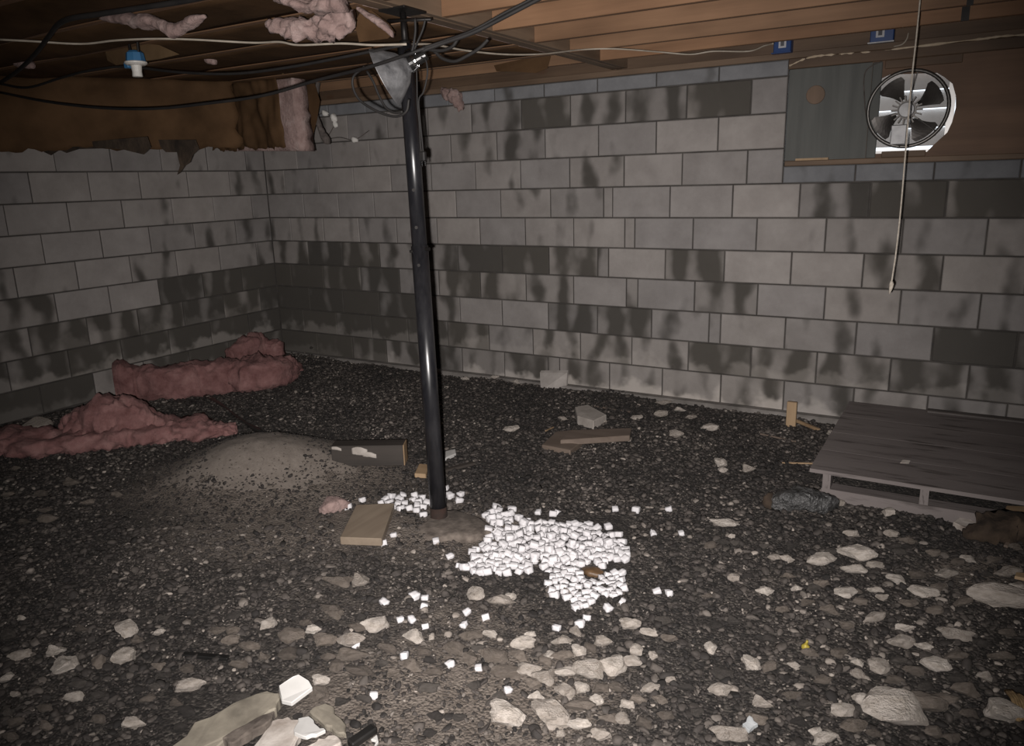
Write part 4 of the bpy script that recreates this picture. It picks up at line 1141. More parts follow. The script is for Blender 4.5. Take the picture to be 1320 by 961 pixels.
tag(link('insulation_scrap', lump_mesh('insulation_scrap', gl([(412, 660, 0.02, 0.015), (424, 659, 0.05, 0.03), (440, 655, 0.04, 0.028), (452, 652, 0.015, 0.012)]), 0.02, 16.0, 18, 7), MT['pink_dust']), 'small pale pink insulation scrap beside the board offcut', 'insulation')
tag(link('amber_lump', lump_mesh('amber_lump', gl([(750, 736, 0.012, 0.008), (763, 739, 0.032, 0.013), (776, 743, 0.018, 0.009)]), 0.010, 26.0, 14, 6), MT['amber']), 'small amber-brown lump among the foam pieces', 'lump')
# --- slabs, planks and scraps
def slab(name, label, cat, pxs, top, thick, m, jitter=0.0, bev=0.004, group=None, dip=None):
    pts = []
    for i, (a, b_) in enumerate(pxs):
        d = top if dip is None else top + dip[i]
        pts.append(GP(a, b_, d))
    return tag(link(name, prism(name, pts, thick, jitter, bev), MT[m]), label, cat, group)
def plank(name, label, cat, p0, p1, w, t, m, z0=0.0, z1=0.0, parent=None):
    a, b_ = GP(*p0), GP(*p1)
    d = b_ - a; L_ = np.linalg.norm(d); 
    o = link(name, box_mesh(name, 0, L_, -w / 2, w / 2, 0, t, min(0.004, t * 0.2)), MT[m])
    o.location = (a[0], a[1], a[2] + z0)
    o.rotation_euler = (0, -math.atan2(d[2] + z1 - z0, math.hypot(d[0], d[1])), math.atan2(d[1], d[0]))
    return tag(o, label, cat)
# square board beside the post
slab('board_offcut', 'pale square-cut board offcut lying tilted left of the post foot', 'board', [(438, 692), (492, 694), (508, 648), (459, 650)], 0.045, 0.035, 'paleboard', 0, 0.003, dip=[0, 0, 0.01, 0.01])
# dirty timber block behind the post
dbk = empty('timber_block', GP(480, 598), 'dirt-stained timber block with a fresh sawn end behind the post', 'timber')
a, b_ = GP(428, 594), GP(521, 600)
d = b_ - a; L_ = float(np.linalg.norm(d[:2])); ang = math.atan2(d[1], d[0])
for nm, xa, xb, mm in (('timber_body', 0.0, L_ - 0.004, 'darkboard'), ('sawn_end', L_ - 0.004, L_ + 0.002, 'freshwood')):
    o = link(nm, box_mesh(nm, xa, xb, 0.0, 0.09, -0.03, 0.082, 0.002), MT[mm]); o.parent = dbk
    o.location = (a[0] - dbk.location[0], a[1] - dbk.location[1], a[2] - dbk.location[2]); o.rotation_euler = (0, 0, ang - 0.42)
for (u, z, w, h) in ((0.03, 0.072, 0.05, 0.018), (0.15, 0.055, 0.08, 0.045), (0.20, 0.035, 0.07, 0.028)):
    me = lump_mesh('mortar_splash', [(u - w / 2, -0.002, z, 0.004, h * 0.4), (u, -0.004, z, 0.006, h / 2), (u + w / 2, -0.002, z - 0.01, 0.004, h * 0.4)], 0.01, 40.0, 10, 5)
    o = link('mortar_splash', me, MT['brickconc']); o.parent = dbk; o.location = (a[0] - dbk.location[0], a[1] - dbk.location[1], a[2] - dbk.location[2]); o.rotation_euler = (0, 0, ang - 0.42)
slab('paper_scrap', 'cream wood chip standing beside the post behind the foam pieces', 'wood chip', [(534, 610), (549, 611), (553, 598), (540, 597)], 0.03, 0.025, 'freshwood')
slab('tile_chip', 'small cream tile chip on the dirt right behind the post', 'tile chip', [(574, 590), (588, 584), (587, 578), (574, 581)], 0.022, 0.02, 'tile')
plank('plank', 'short muddy stick lying on the dirt right of the post', 'stick', (572, 608), (612, 598), 0.035, 0.015, 'darkboard')
# planks in the middle distance
slab('plank', 'flat grey plank lying on the gravel with a cracked end', 'plank', [(698, 573), (735, 580), (752, 568), (742, 553), (716, 556)], 0.028, 0.035, 'oldboard')
slab('plank', 'longer grey plank resting across the cracked one', 'plank', [(722, 567), (812, 561), (814, 551), (735, 554)], 0.055, 0.035, 'oldboard')
# paver and foam board
slab('paver', 'pale concrete paver lying on the dark soil near the back wall', 'paver', [(744, 536), (765, 542), (782, 534), (758, 521), (741, 524)], 0.055, 0.06, 'brickconc')
c0, c1 = GP(697, 500), GP(730, 500)
pts = [np.array([c0[0], c0[1], gz(c0[0], c0[1]) - 0.02]), np.array([c1[0], c1[1], gz(c1[0], c1[1]) - 0.02]), BK(731, 480, -0.035), BK(696, 480, -0.035)]
bm = bmesh.new(); fr_ = [bm.verts.new(p) for p in pts]; bk_ = [bm.verts.new(p + np.array([0, 0.02, 0.012])) for p in pts]
bm.faces.new(fr_); bm.faces.new(bk_[::-1])
for i in range(4): bm.faces.new((fr_[i], bk_[i], bk_[(i + 1) % 4], fr_[(i + 1) % 4]))
tag(link('foam_board', bm_mesh('foam_board', bm), MT['styro']), 'pale foam board piece leaning against the foot of the back wall', 'foam board')
# stake and sticks by the right part of the wall
sp = GP(1019, 549)
stk = empty('wood_stake', sp, 'upright split wood stake standing in the gravel before the back wall', 'stake')
child_at(link('stake_body', box_mesh('stake_body', sp[0] - 0.027, sp[0] + 0.030, sp[1] - 0.012, sp[1] + 0.012, sp[2] - 0.05, sp[2] + 0.155, 0.003), MT['freshwood']), stk)
plank('wood_stick', 'short pale stick lying from the stake towards the platform', 'stick', (1022, 546), (1056, 556), 0.022, 0.018, 'freshwood', 0.02, 0.0)
plank('wood_stick', 'thin dark stick lying on the black soil near the stake', 'stick', (980, 560), (1026, 570), 0.012, 0.010, 'oldboard')
plank('wood_stick', 'thin pale twig pointing at the platform corner', 'stick', (1008, 597), (1048, 598), 0.010, 0.008, 'freshwood')
plank('wood_stick', 'thin curved twig on the soil beyond the paver', 'stick', (766, 524), (815, 532), 0.008, 0.008, 'oldboard')
plank('wood_stick', 'short thin twig beside the planks', 'stick', (703, 556), (716, 550), 0.008, 0.008, 'freshwood')
o = plank('black_strip', 'black plastic strip lying on the gravel in front of the sand mound', 'plastic strip', (236, 845), (295, 850), 0.022, 0.012, 'plastic')
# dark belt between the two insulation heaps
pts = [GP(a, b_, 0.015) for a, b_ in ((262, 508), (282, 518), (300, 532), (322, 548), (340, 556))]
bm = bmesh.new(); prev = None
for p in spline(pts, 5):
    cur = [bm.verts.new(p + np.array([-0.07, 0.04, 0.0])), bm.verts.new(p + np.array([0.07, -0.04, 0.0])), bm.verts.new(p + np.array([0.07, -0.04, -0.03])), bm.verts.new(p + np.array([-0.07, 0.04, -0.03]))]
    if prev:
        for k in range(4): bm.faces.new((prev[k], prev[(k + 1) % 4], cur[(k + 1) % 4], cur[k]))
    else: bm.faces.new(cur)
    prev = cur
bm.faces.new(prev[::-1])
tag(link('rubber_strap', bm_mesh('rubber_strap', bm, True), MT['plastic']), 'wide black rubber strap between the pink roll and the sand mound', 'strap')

# --- wooden platform
PX0, PX1, PY0, PY1, PZ = 4.895, 6.10, -1.34, -0.10, 0.145
plat = empty('wooden_platform', (PX0, PY0, 0.0), 'low grey painted wooden platform lying by the back wall', 'platform')
def pp(name, me, m): return child_at(link(name, me, MT[m]), plat)
ys = [PY0, -1.045, -0.74, -0.42, PY1]
for i in range(4):
    pp('top_board', box_mesh('top_board', PX0 + 0.002 * i, PX1, ys[i] + 0.001, ys[i + 1] - 0.001, PZ - 0.018, PZ, 0.0), 'platform')
pp('wet_edge_strip', box_mesh('wet_edge_strip', PX0 + 0.42, PX1, PY1 - 0.055, PY1 - 0.005, PZ - 0.006, PZ + 0.012, 0.003), 'platwet')
for yy in (PY0 + 0.03, PY1 - 0.08):
    pp('bottom_rail', box_mesh('bottom_rail', PX0 + 0.05, PX1, yy, yy + 0.09, -0.02, 0.045, 0.003), 'platform')
    for xx in (PX0 + 0.055, PX0 + 0.46, PX0 + 0.95):
        pp('spacer_block', box_mesh('spacer_block', xx, xx + 0.035, yy + 0.003, yy + 0.085, 0.044, PZ - 0.017), 'platform')
slab('plaster_chip', 'small pale plaster chip on top of the platform', 'chip', [(1160, 596), (1172, 597), (1174, 593), (1163, 592)], PZ + 0.012, 0.011, 'shard', bev=0.002)
# grey bag, board end and rag near the platform
gbp = gl([(988, 652, 0.02, 0.02), (1003, 654, 0.045, 0.04), (1030, 656, 0.055, 0.05), (1058, 656, 0.05, 0.042), (1078, 654, 0.025, 0.025)])
tag(link('plastic_bag', lump_mesh('plastic_bag', gbp, 0.022, 16.0, 20, 8), MT['bag']), 'crumpled grey plastic bag lying at the platform corner', 'bag')
tag(link('dark_lump', lump_mesh('dark_lump', gl([(984, 650, 0.012, 0.012), (990, 653, 0.03, 0.035), (996, 655, 0.02, 0.02)]), 0.015, 20.0, 12, 5), MT['rag']), 'small black lump at the end of the grey plastic bag', 'lump')
tag(link('rag', lump_mesh('rag', gl([(1240, 690, 0.03, 0.015), (1270, 694, 0.07, 0.04), (1300, 692, 0.08, 0.05), (1340, 700, 0.08, 0.05)]), 0.045, 11.0, 20, 8), MT['rag']), 'crumpled dark brown rag on the gravel before the platform', 'rag')
slab('board_end', 'pale broken board end lying against the front of the platform', 'board', [(1294, 668), (1330, 672), (1332, 652), (1297, 651)], 0.05, 0.05, 'freshwood')
slab('plaster_chip', 'white plaster wedge lying against the platform rail', 'chip', [(1228, 672), (1262, 690), (1266, 676), (1240, 664)], 0.03, 0.03, 'shard')
plank('wood_stick', 'brown stick leaning out of the rag', 'stick', (1296, 706), (1320, 682), 0.016, 0.012, 'oldboard', 0.0, 0.06)

# --- debris in the foreground
tl = slab('tile_shard', 'broken white tile shard with a small dark lump on it', 'tile', [(360, 892), (363, 902), (376, 905), (403, 885), (398, 876), (385, 868), (377, 871), (359, 883)], 0.045, 0.014, 'tile', 0, 0.002, dip=[0, 0, 0, 0.01, 0.02, 0.03, 0.03, 0.02])
slab('flagstone', 'long muddy flagstone half sunk in the foreground gravel', 'flagstone', [(205, 975), (250, 930), (300, 905), (345, 889), (360, 892), (356, 912), (330, 930), (290, 952), (262, 975)], 0.035, 0.05, 'slab', 0.004)
slab('flagstone', 'darker flagstone overlapping the long muddy one', 'flagstone', [(285, 950), (330, 924), (354, 914), (350, 926), (318, 946), (300, 957)], 0.05, 0.03, 'pad', 0.003)
slab('plaster_shard', 'broad pale plaster shard beside the flagstones', 'plaster', [(318, 985), (335, 950), (350, 928), (372, 922), (392, 930), (384, 950), (360, 985)], 0.045, 0.03, 'shard', 0.004)
slab('plaster_shard', 'white curled plaster shard below the tile', 'plaster', [(378, 940), (384, 925), (398, 922), (410, 935), (420, 940), (408, 946), (390, 948)], 0.06, 0.012, 'tile', 0.002, 0.002)
slab('plaster_shard', 'flat pale plaster shard at the edge of the debris heap', 'plaster', [(392, 962), (410, 950), (432, 946), (440, 956), (418, 972), (398, 975)], 0.04, 0.025, 'shard', 0.003)
slab('plaster_shard', 'tan plaster shard under the tile shard', 'plaster', [(398, 915), (420, 905), (440, 925), (446, 945), (432, 942), (415, 930)], 0.03, 0.02, 'slab', 0.003)
o = plank('black_pipe', 'short black plastic pipe piece with a white broken rim', 'pipe', (452, 968), (484, 950), 0.03, 0.022, 'plastic', 0.01, 0.02)
slab('plastic_shard', 'thin white broken plastic rim around the black pipe piece', 'plastic', [(478, 952), (486, 946), (488, 955), (482, 962), (485, 954)], 0.05, 0.008, 'tile', 0, 0.001)
ys_ = GP(1038, 838)
yt = empty('yellow_cap', ys_, 'tiny yellow plastic cap lying on the gravel', 'cap')
child_at(link('cap_body', lump_mesh('cap_body', [(ys_[0] - 0.012, ys_[1], ys_[2] + 0.012, 0.004, 0.006), (ys_[0], ys_[1], ys_[2] + 0.014, 0.011, 0.012), (ys_[0] + 0.012, ys_[1], ys_[2] + 0.012, 0.004, 0.006)], 0.003, 60.0, 10, 4), MT['yellow']), yt)
child_at(link('cap_tip', lump_mesh('cap_tip', [(ys_[0] - 0.003, ys_[1], ys_[2] + 0.024, 0.003, 0.003), (ys_[0] + 0.002, ys_[1], ys_[2] + 0.030, 0.006, 0.009), (ys_[0] + 0.007, ys_[1], ys_[2] + 0.034, 0.002, 0.003)], 0.002, 60.0, 8, 4), MT['yellow']), yt)
slab('foil_scrap', 'crinkled clear film square on the foreground gravel', 'film', [(957, 932), (966, 941), (977, 932), (966, 921)], 0.03, 0.012, 'clear', 0.003, 0.001)
sb = empty('straw_bundle', GP(1312, 915), 'frayed straw-coloured bundle beside a white stone chunk', 'straw')
for k in range(9):
    a = GP(1296 + k * 3, 898 + k * 1.5); b2 = GP(1312 + k * 3.5, 934 - k * 1.0)
    child_at(link('straw', tube_mesh('straw', [a + np.array([0, 0, 0.02 + 0.004 * (k % 3)]), (a + b2) / 2 + np.array([0, 0, 0.035]), b2 + np.array([0, 0, 0.012])], 0.006, 6, 3), MT['straw']), sb)
slab('red_scrap', 'small orange plastic scrap between pale stones before the platform', 'plastic', [(1308, 742), (1322, 745), (1322, 738), (1310, 737)], 0.03, 0.012, 'freshwood', 0, 0.001)

c = GP(380, 889, 0.046)
o = link('tile_lump', lump_mesh('tile_lump', [(c[0] - 0.012, c[1] - 0.006, c[2] - 0.002, 0.003, 0.004), (c[0], c[1], c[2] + 0.001, 0.007, 0.006), (c[0] + 0.013, c[1] + 0.008, c[2] + 0.004, 0.003, 0.004)], 0.006, 60.0, 10, 4), MT['plastic'])  # solid black lump resting on the tile face
o.parent = tl
# ------------------------------------------------------------------ stones
def ico(sub):
    bm = bmesh.new(); bmesh.ops.create_icosphere(bm, subdivisions=sub, radius=1.0)
    V = np.array([v.co[:] for v in bm.verts]); Fc = np.array([[v.index for v in f.verts] for f in bm.faces]); bm.free()
    return V, Fc
I2V, I2F = ico(3)
def stone_mesh(seed):
    r = np.random.default_rng(seed)
    V = I2V.copy()
    # chop with random planes for broken faces, then roughen
    for _ in range(13):
        n = r.normal(size=3); n /= np.linalg.norm(n); d = r.uniform(0.50, 0.88)
        k = V @ n - d; V = V - np.outer(np.maximum(k, 0) * 0.92, n)
    out = []
    for p in V:
        q = p * (1 + 0.30 * nz(p[0] + seed, p[1], p[2], 1.5) + 0.10 * nz(p[0], p[1] + seed, p[2], 3.5) + 0.04 * nz(p[0], p[1] + seed, p[2], 8.0))
        out.append(q)
    me = mesh_from('stone', out, [tuple(f) for f in I2F.tolist()], True)
    me.set_sharp_from_angle(angle=math.radians(24))
    return me
SM = {}
for key, m_ in (('p', 'stone_pale'), ('m', 'stone_mid'), ('d', 'stone_dark')):
    SM[key] = []
    for s in range(12):
        me = stone_mesh(s * 7 + 3); me.materials.append(MT[m_]); SM[key].append(me)
placed = []      # (x, y, r) of stones for keeping the gravel from swallowing them
def stone(px, py, w, h, tone, label, group, i, sink=0.25):
    c = GP(px, py); s = depth(c) / F
    a = w * s / 2
    el = math.atan2(CAM[2] - c[2], math.hypot(*(c[:2] - CAM[:2])))
    need = h * s / 2
    b_ = min(max((need - 0.42 * a * math.cos(el)) / max(math.sin(el), 0.15), 0.45 * a), 1.15 * a)
    cc = 0.42 * (a + b_) / 2 + 0.004
    o = bpy.data.objects.new('stone', random.choice(SM[tone])); COL.objects.link(o)
    o.scale = (a * 1.22, b_ * 1.22, cc * 1.25)
    o.location = (c[0], c[1], c[2] + cc * 0.70 + 0.003)
    o.rotation_euler = (random.uniform(-.12, .12), random.uniform(-.12, .12), YAW + random.uniform(-.35, .35) + random.choice((0, PI)))
    placed.append((c[0], c[1], (a + b_) / 2))
    return tag(o, label, 'stone', group)
ST = {}
ST['a'] = ('p', 'pale stone on the dark gravel in front of the sand mound', 'pale stones before the sand mound', [
 (30, 847, 29, 16), (72, 843, 25, 18), (86, 862, 34, 28), (164, 815, 27, 36), (163, 852, 33, 26), (8, 878, 17, 14), (21, 897, 13, 8), (242, 889, 39, 20), (347, 807, 25, 19), (402, 815, 20, 14), (97, 903, 22, 16), (170, 937, 32, 20), (28, 800, 12, 8), (205, 818, 14, 12)])
ST['b'] = ('m', 'brownish stone in the trampled dirt left of the foam pieces', 'brown stones in the trampled dirt', [
 (432, 796, 23, 16), (375, 823, 33, 22), (418, 830, 32, 22), (373, 848, 22, 20), (452, 850, 43, 17), (465, 870, 36, 20), (413, 900, 27, 23), (243, 866, 17, 13), (423, 850, 20, 13), (433, 862, 20, 17), (610, 822, 30, 15),
 (587, 841, 26, 20), (608, 853, 20, 23), (437, 755, 36, 22), (429, 791, 34, 17), (608, 822, 27, 15), (128, 857, 18, 16), (530, 862, 28, 18), (560, 870, 22, 14), (640, 850, 40, 26), (655, 870, 36, 22), (500, 840, 24, 14), (545, 845, 22, 14), (300, 830, 26, 16), (280, 815, 18, 12), (322, 838, 26, 16), (340, 850, 18, 12), (205, 862, 16, 12), (60, 915, 20, 12), (128, 930, 24, 15), (60, 940, 22, 14), (20, 935, 22, 13), (190, 905, 20, 14), (395, 805, 16, 10), (460, 812, 20, 12)])
ST['c'] = ('p', 'pale stone in the trampled dirt below the board offcut', 'pale stones in the trampled dirt', [
 (452, 829, 35, 25), (487, 808, 36, 25), (534, 825, 26, 20), (615, 768, 20, 21), (632, 821, 18, 12), (413, 881, 25, 17), (557, 823, 10, 12), (464, 753, 24, 22), (645, 778, 35, 13), (658, 773, 15, 12), (651, 928, 52, 40)])
ST['d'] = ('p', 'pale limestone chunk in the dense stone cluster below the foam pieces', 'pale stones clustered below the foam', [
 (811, 809, 30, 19), (677, 835, 36, 23), (685, 820, 15, 8), (725, 829, 26, 17), (743, 818, 15, 17), (775, 831, 23, 18), (710, 848, 15, 17), (745, 843, 20, 18), (821, 843, 18, 24), (681, 867, 29, 23), (702, 878, 27, 27), (730, 870, 30, 18), (760, 870, 38, 33),
 (793, 861, 36, 30), (815, 857, 26, 18), (728, 895, 21, 27), (749, 891, 21, 18), (769, 907, 15, 18), (692, 901, 20, 11), (710, 927, 45, 42), (723, 948, 14, 11), (746, 939, 29, 12), (777, 951, 27, 20), (808, 911, 24, 15), (803, 931, 18, 23), (838, 891, 23, 15), (837, 818, 20, 11), (843, 848, 12, 12), (865, 879, 18, 8)])
ST['e'] = ('m', 'brown-grey stone among the dense pale cluster', 'brown stones in the pale cluster', [(745, 914, 38, 24), (702, 855, 24, 16), (725, 850, 26, 14), (760, 838, 22, 16), (690, 885, 22, 16), (775, 890, 24, 16), (795, 890, 20, 14), (670, 850, 26, 16), (820, 905, 22, 14), (830, 935, 26, 18), (785, 930, 22, 16), (860, 925, 22, 14), (850, 905, 18, 12)])
ST['f'] = ('p', 'pale stone scattered on the dark gravel right of the cluster', 'pale stones on the right-hand gravel', [
 (927, 893, 32, 18), (939, 951, 48, 26), (915, 838, 15, 15), (946, 749, 17, 13), (986, 765, 22, 14), (1026, 761, 13, 11), (967, 860, 23, 28), (1024, 861, 16, 12), (981, 910, 26, 20), (1111, 905, 27, 17), (1087, 919, 29, 21), (1053, 946, 18, 14), (1060, 958, 36, 12), (1105, 857, 13, 15), (1105, 873, 14, 15), (1133, 862, 24, 23)])
ST['g'] = ('p', 'pale stone in the coarse rubble before the platform', 'pale stones in the rubble before the platform', [
 (1059, 727, 32, 22), (1103, 718, 41, 26), (1101, 738, 28, 18), (1014, 723, 18, 12), (998, 722, 14, 10), (1088, 767, 27, 18), (1128, 731, 20, 10), (1156, 751, 24, 16), (1221, 743, 28, 18), (1248, 724, 20, 12), (1188, 766, 33, 14), (1129, 764, 18, 11), (1301, 741, 35, 13), (1138, 773, 18, 12),
 (1127, 800, 29, 15), (1164, 814, 27, 15), (1161, 832, 33, 21), (1191, 837, 20, 11), (1206, 863, 30, 24), (1229, 822, 40, 15), (1271, 876, 21, 13), (1311, 763, 27, 15), (1146, 663, 17, 14), (1080, 651, 14, 12), (1149, 692, 20, 12), (1099, 690, 20, 10)])
ST['h'] = ('m', 'brown-grey stone in the coarse rubble before the platform', 'brown stones in the rubble before the platform', [
 (1247, 895, 36, 21), (992, 862, 26, 17), (1099, 940, 33, 24), (1205, 949, 24, 18), (1226, 955, 20, 15), (1260, 765, 24, 14), (1240, 780, 26, 14), (1205, 790, 28, 16), (1180, 745, 24, 14), (1070, 790, 22, 14), (1040, 780, 20, 12), (1230, 850, 28, 18), (1180, 870, 26, 16), (1150, 880, 24, 14), (1080, 845, 22, 14), (1060, 880, 20, 14), (1020, 900, 24, 14), (1250, 925, 26, 16), (1215, 905, 30, 18), (1290, 850, 30, 16), (1300, 820, 24, 14), (1170, 700, 20, 12), (1205, 715, 20, 12), (1280, 725, 22, 12), (1060, 755, 20, 12), (1010, 790, 18, 12), (1090, 810, 20, 12), (1210, 760, 22, 12), (1015, 745, 18, 10), (1170, 780, 22, 12), (1110, 780, 20, 12)])
ST['i'] = ('p', 'pale pebble on the dark soil near the back wall', 'pale pebbles near the back wall', [
 (915, 554, 20, 12), (928, 600, 16, 13), (931, 608, 12, 8), (964, 607, 16, 12), (935, 678, 34, 13), (944, 694, 10, 6), (658, 555, 19, 11), (869, 563, 20, 13), (853, 537, 22, 9), (857, 521, 20, 9), (875, 530, 15, 8), (725, 541, 10, 5), (777, 546, 14, 7), (1070, 560, 10, 7), (902, 520, 12, 7), (890, 540, 14, 8), (820, 540, 14, 8), (600, 490, 10, 6), (640, 488, 12, 6), (665, 494, 12, 6)])
ST['j'] = ('m', 'grey pebble on the dark soil beyond the pink heap', 'grey pebbles beside the pink heap', [(92, 625, 27, 13), (55, 640, 20, 9), (60, 672, 26, 9), (20, 606, 14, 7), (30, 675, 18, 8), (150, 640, 18, 9), (115, 650, 16, 8), (60, 660, 18, 7), (10, 640, 16, 8), (330, 480, 10, 5)])
BIG = [(1156, 925, 74, 58, 'p', 'large pale forked limestone chunk in the foreground gravel'), (1291, 924, 52, 40, 'p', 'large white angular chunk beside the straw bundle'),
       (1290, 780, 78, 44, 'p', 'largest pale slab-like rock below the rag'), (1192, 912, 52, 22, 'm', 'long brown-grey rock touching the forked limestone chunk'),
       (50, 556, 42, 34, 'p', 'pale rough rock between the pink heap and the left wall'), (408, 452, 26, 22, 'd', 'round dark rock leaning in the far corner')]
LAND = {'the black plastic strip': (265, 848), 'the white tile shard': (380, 886), 'the yellow cap': (1038, 838), 'the clear film scrap': (966, 932), 'the straw bundle': (1308, 912), 'the grey plastic bag': (1030, 652),
        'the dark brown rag': (1270, 690), 'the wood stake': (1020, 548), 'the pale paver': (762, 532), 'the crossed planks': (750, 568), 'the square board offcut': (470, 690), 'the forked limestone chunk': (1156, 925),
        'the leaning foam board': (712, 500), 'the big slab-like rock': (1290, 780), 'the long muddy flagstone': (290, 925), 'the platform front rail': (1150, 660), 'the black pipe piece': (468, 955)}
LANDP = {k: GP(*v) for k, v in LAND.items()}
used_lab = set()
for k, (t, lab, grp, L_) in ST.items():
    order = sorted(range(len(L_)), key=lambda i: -L_[i][2] * L_[i][3])
    rank = {order[0]: 'largest ', order[1]: 'second largest ', order[2]: 'third largest ', order[-1]: 'smallest '}
    for i, (a, b_, w, h) in enumerate(L_):
        lb = lab
        if i in rank: lb = rank[i] + lab
        else:
            c = GP(a, b_); near = min(LANDP, key=lambda q: np.linalg.norm(LANDP[q][:2] - c[:2]))
            if np.linalg.norm(LANDP[near][:2] - c[:2]) < 0.2:
                cand_ = lab.split(' ')[0] + ' stone lying right beside ' + near
                if cand_ not in used_lab: lb = cand_; used_lab.add(cand_)
        stone(a, b_, w, h, t, lb, grp, i)
for (a, b_, w, h, t, lab) in BIG: stone(a, b_, w, h, t, lab, None, 0)
# more mid-sized stones strewn where the photograph shows unnamed ones
n_st = sum(len(v[3]) for v in ST.values()) + len(BIG)
tries = 0
while n_st < 296 and tries < 6000:
    tries += 1
    px, py = random.uniform(0, 1320), random.uniform(700, 955)
    if 560 < px < 900 and py < 800: continue
    if px < 560 and py < 790: continue
    c = GP(px, py); s = depth(c) / F
    w = random.uniform(13, 26) * (1.0 if py > 800 else 0.8)
    if any((c[0] - q[0]) ** 2 + (c[1] - q[1]) ** 2 < (q[2] + w * s / 2) ** 2 for q in placed): continue
    stone(px, py, w, w * random.uniform(0.5, 0.75), 'd' if random.random() < 0.7 else 'm', 'dark half-buried stone in the gravel bed', 'dark stones in the gravel bed', 0)
    n_st += 1

# ------------------------------------------------------------------ white foam pieces
def foam_mesh(seed):
    r = random.Random(seed)
    bm = bmesh.new()
    a, b_, c = 1.0, r.uniform(0.75, 1.0), r.uniform(0.65, 0.85)
    bbox(bm, -a, a, -b_, b_, -c, c)
    bmesh.ops.subdivide_edges(bm, edges=list(bm.edges), cuts=2, use_grid_fill=True)
    for v in bm.verts:
        p = v.co
        pinch = 1 - 0.22 * max(0, 1 - abs(p.x) * 1.6) * (1 if seed % 2 else 0.3)
        l = p.length
        k = 0.80 + 0.20 / max(l, 0.4)
        p.y *= pinch * k; p.z *= pinch * k; p.x *= k
        p += Vector((r.uniform(-.07, .07), r.uniform(-.07, .07), r.uniform(-.07, .07)))
    return bm_mesh('foam_piece', bm, True)
FM = [foam_mesh(s) for s in range(8)]
for me in FM: me.materials.append(MT['foam'])
poly = [(622, 664), (640, 658), (662, 662), (682, 672), (705, 674), (722, 676), (760, 678), (785, 692), (800, 690), (812, 712), (806, 724), (780, 728), (772, 742), (800, 738), (808, 758), (796, 772), (776, 768), (762, 780), (748, 788), (738, 776), (716, 772), (704, 756), (712, 742),
        (700, 732), (680, 738), (655, 740), (630, 742), (598, 736), (612, 722), (606, 714), (622, 704), (632, 690), (640, 680)]
def inside(x, y, pg):
    r = False; j = len(pg) - 1
    for i in range(len(pg)):
        if (pg[i][1] > y) != (pg[j][1] > y) and x < (pg[j][0] - pg[i][0]) * (y - pg[i][1]) / (pg[j][1] - pg[i][1]) + pg[i][0]: r = not r
        j = i
    return r
holes = [(668, 677, 8), (636, 698, 6), (676, 690, 4), (735, 700, 14), (762, 700, 12), (762, 738, 16), (690, 732, 9), (645, 728, 5), (745, 730, 13)]
spots = []     # (px, py, layer, main)
def far_enough(px, py, l, gx, gy):
    return all(((px - a) / gx) ** 2 + ((py - b_) / gy) ** 2 > 1 for a, b_, c, _ in l)
cand = []
t = 0
while t < 9000:
    t += 1
    px, py = random.uniform(596, 820), random.uniform(656, 792)
    if not inside(px, py, poly): continue
    if any(math.hypot(px - a, (py - b_) * 1.3) < r for a, b_, r in holes[:3] + holes[5:7]): continue
    if any(math.hypot((px - a) * 0.7, (py - b_) * 2) < r * 0.6 for a, b_, r in holes[3:5]): continue
    if far_enough(px, py, spots, 7.4, 5.0): spots.append((px, py, 0, 1))
base_n = len(spots)
# second layer heaped in the middle
pg2 = [(635, 672), (690, 682), (760, 690), (796, 706), (770, 716), (730, 730), (680, 728), (640, 722), (622, 712)]
t = 0
while t < 1500:
    t += 1
    px, py = random.uniform(620, 800), random.uniform(670, 732)
    if inside(px, py, pg2) and far_enough(px, py, [s for s in spots if s[2] == 1], 13, 9): spots.append((px, py, 1, 1))
t = 0
pl_ = [(500, 642), (520, 636), (545, 642), (553, 650), (540, 660), (520, 658), (508, 656), (486, 648)]
while t < 400:
    t += 1
    px, py = random.uniform(484, 556), random.uniform(634, 664)
    if inside(px, py, pl_) and far_enough(px, py, spots, 7.2, 5.0): spots.append((px, py, 0, 1))
stray = [(575, 631), (594, 639), (592, 647), (580, 641), (545.5, 665), (507.6, 691), (493.6, 702), (562, 699), (580, 719), (598, 733), (592, 731), (793, 658), (820, 659), (862, 658), (842, 689), (878, 689), (784, 681), (694, 662), (713, 664), (719, 662),
 (847, 764), (862, 766), (495.5, 779), (534.5, 770.6), (548, 772), (547, 783), (602, 791), (626, 797), (445, 649), (449, 655), (467, 646), (516, 800), (531, 801), (548, 809), (598, 807), (459, 832), (522, 847), (580, 858), (617, 863), (482, 898), (718, 811), (655, 891), (784, 786), (802, 778), (793, 770), (748, 806), (756, 798), (742, 785), (660, 659), (640, 656), (488, 803)]
allspots = [(a, b_, 0, 0) for a, b_ in stray] + spots
allspots = allspots[:420]
rest = []
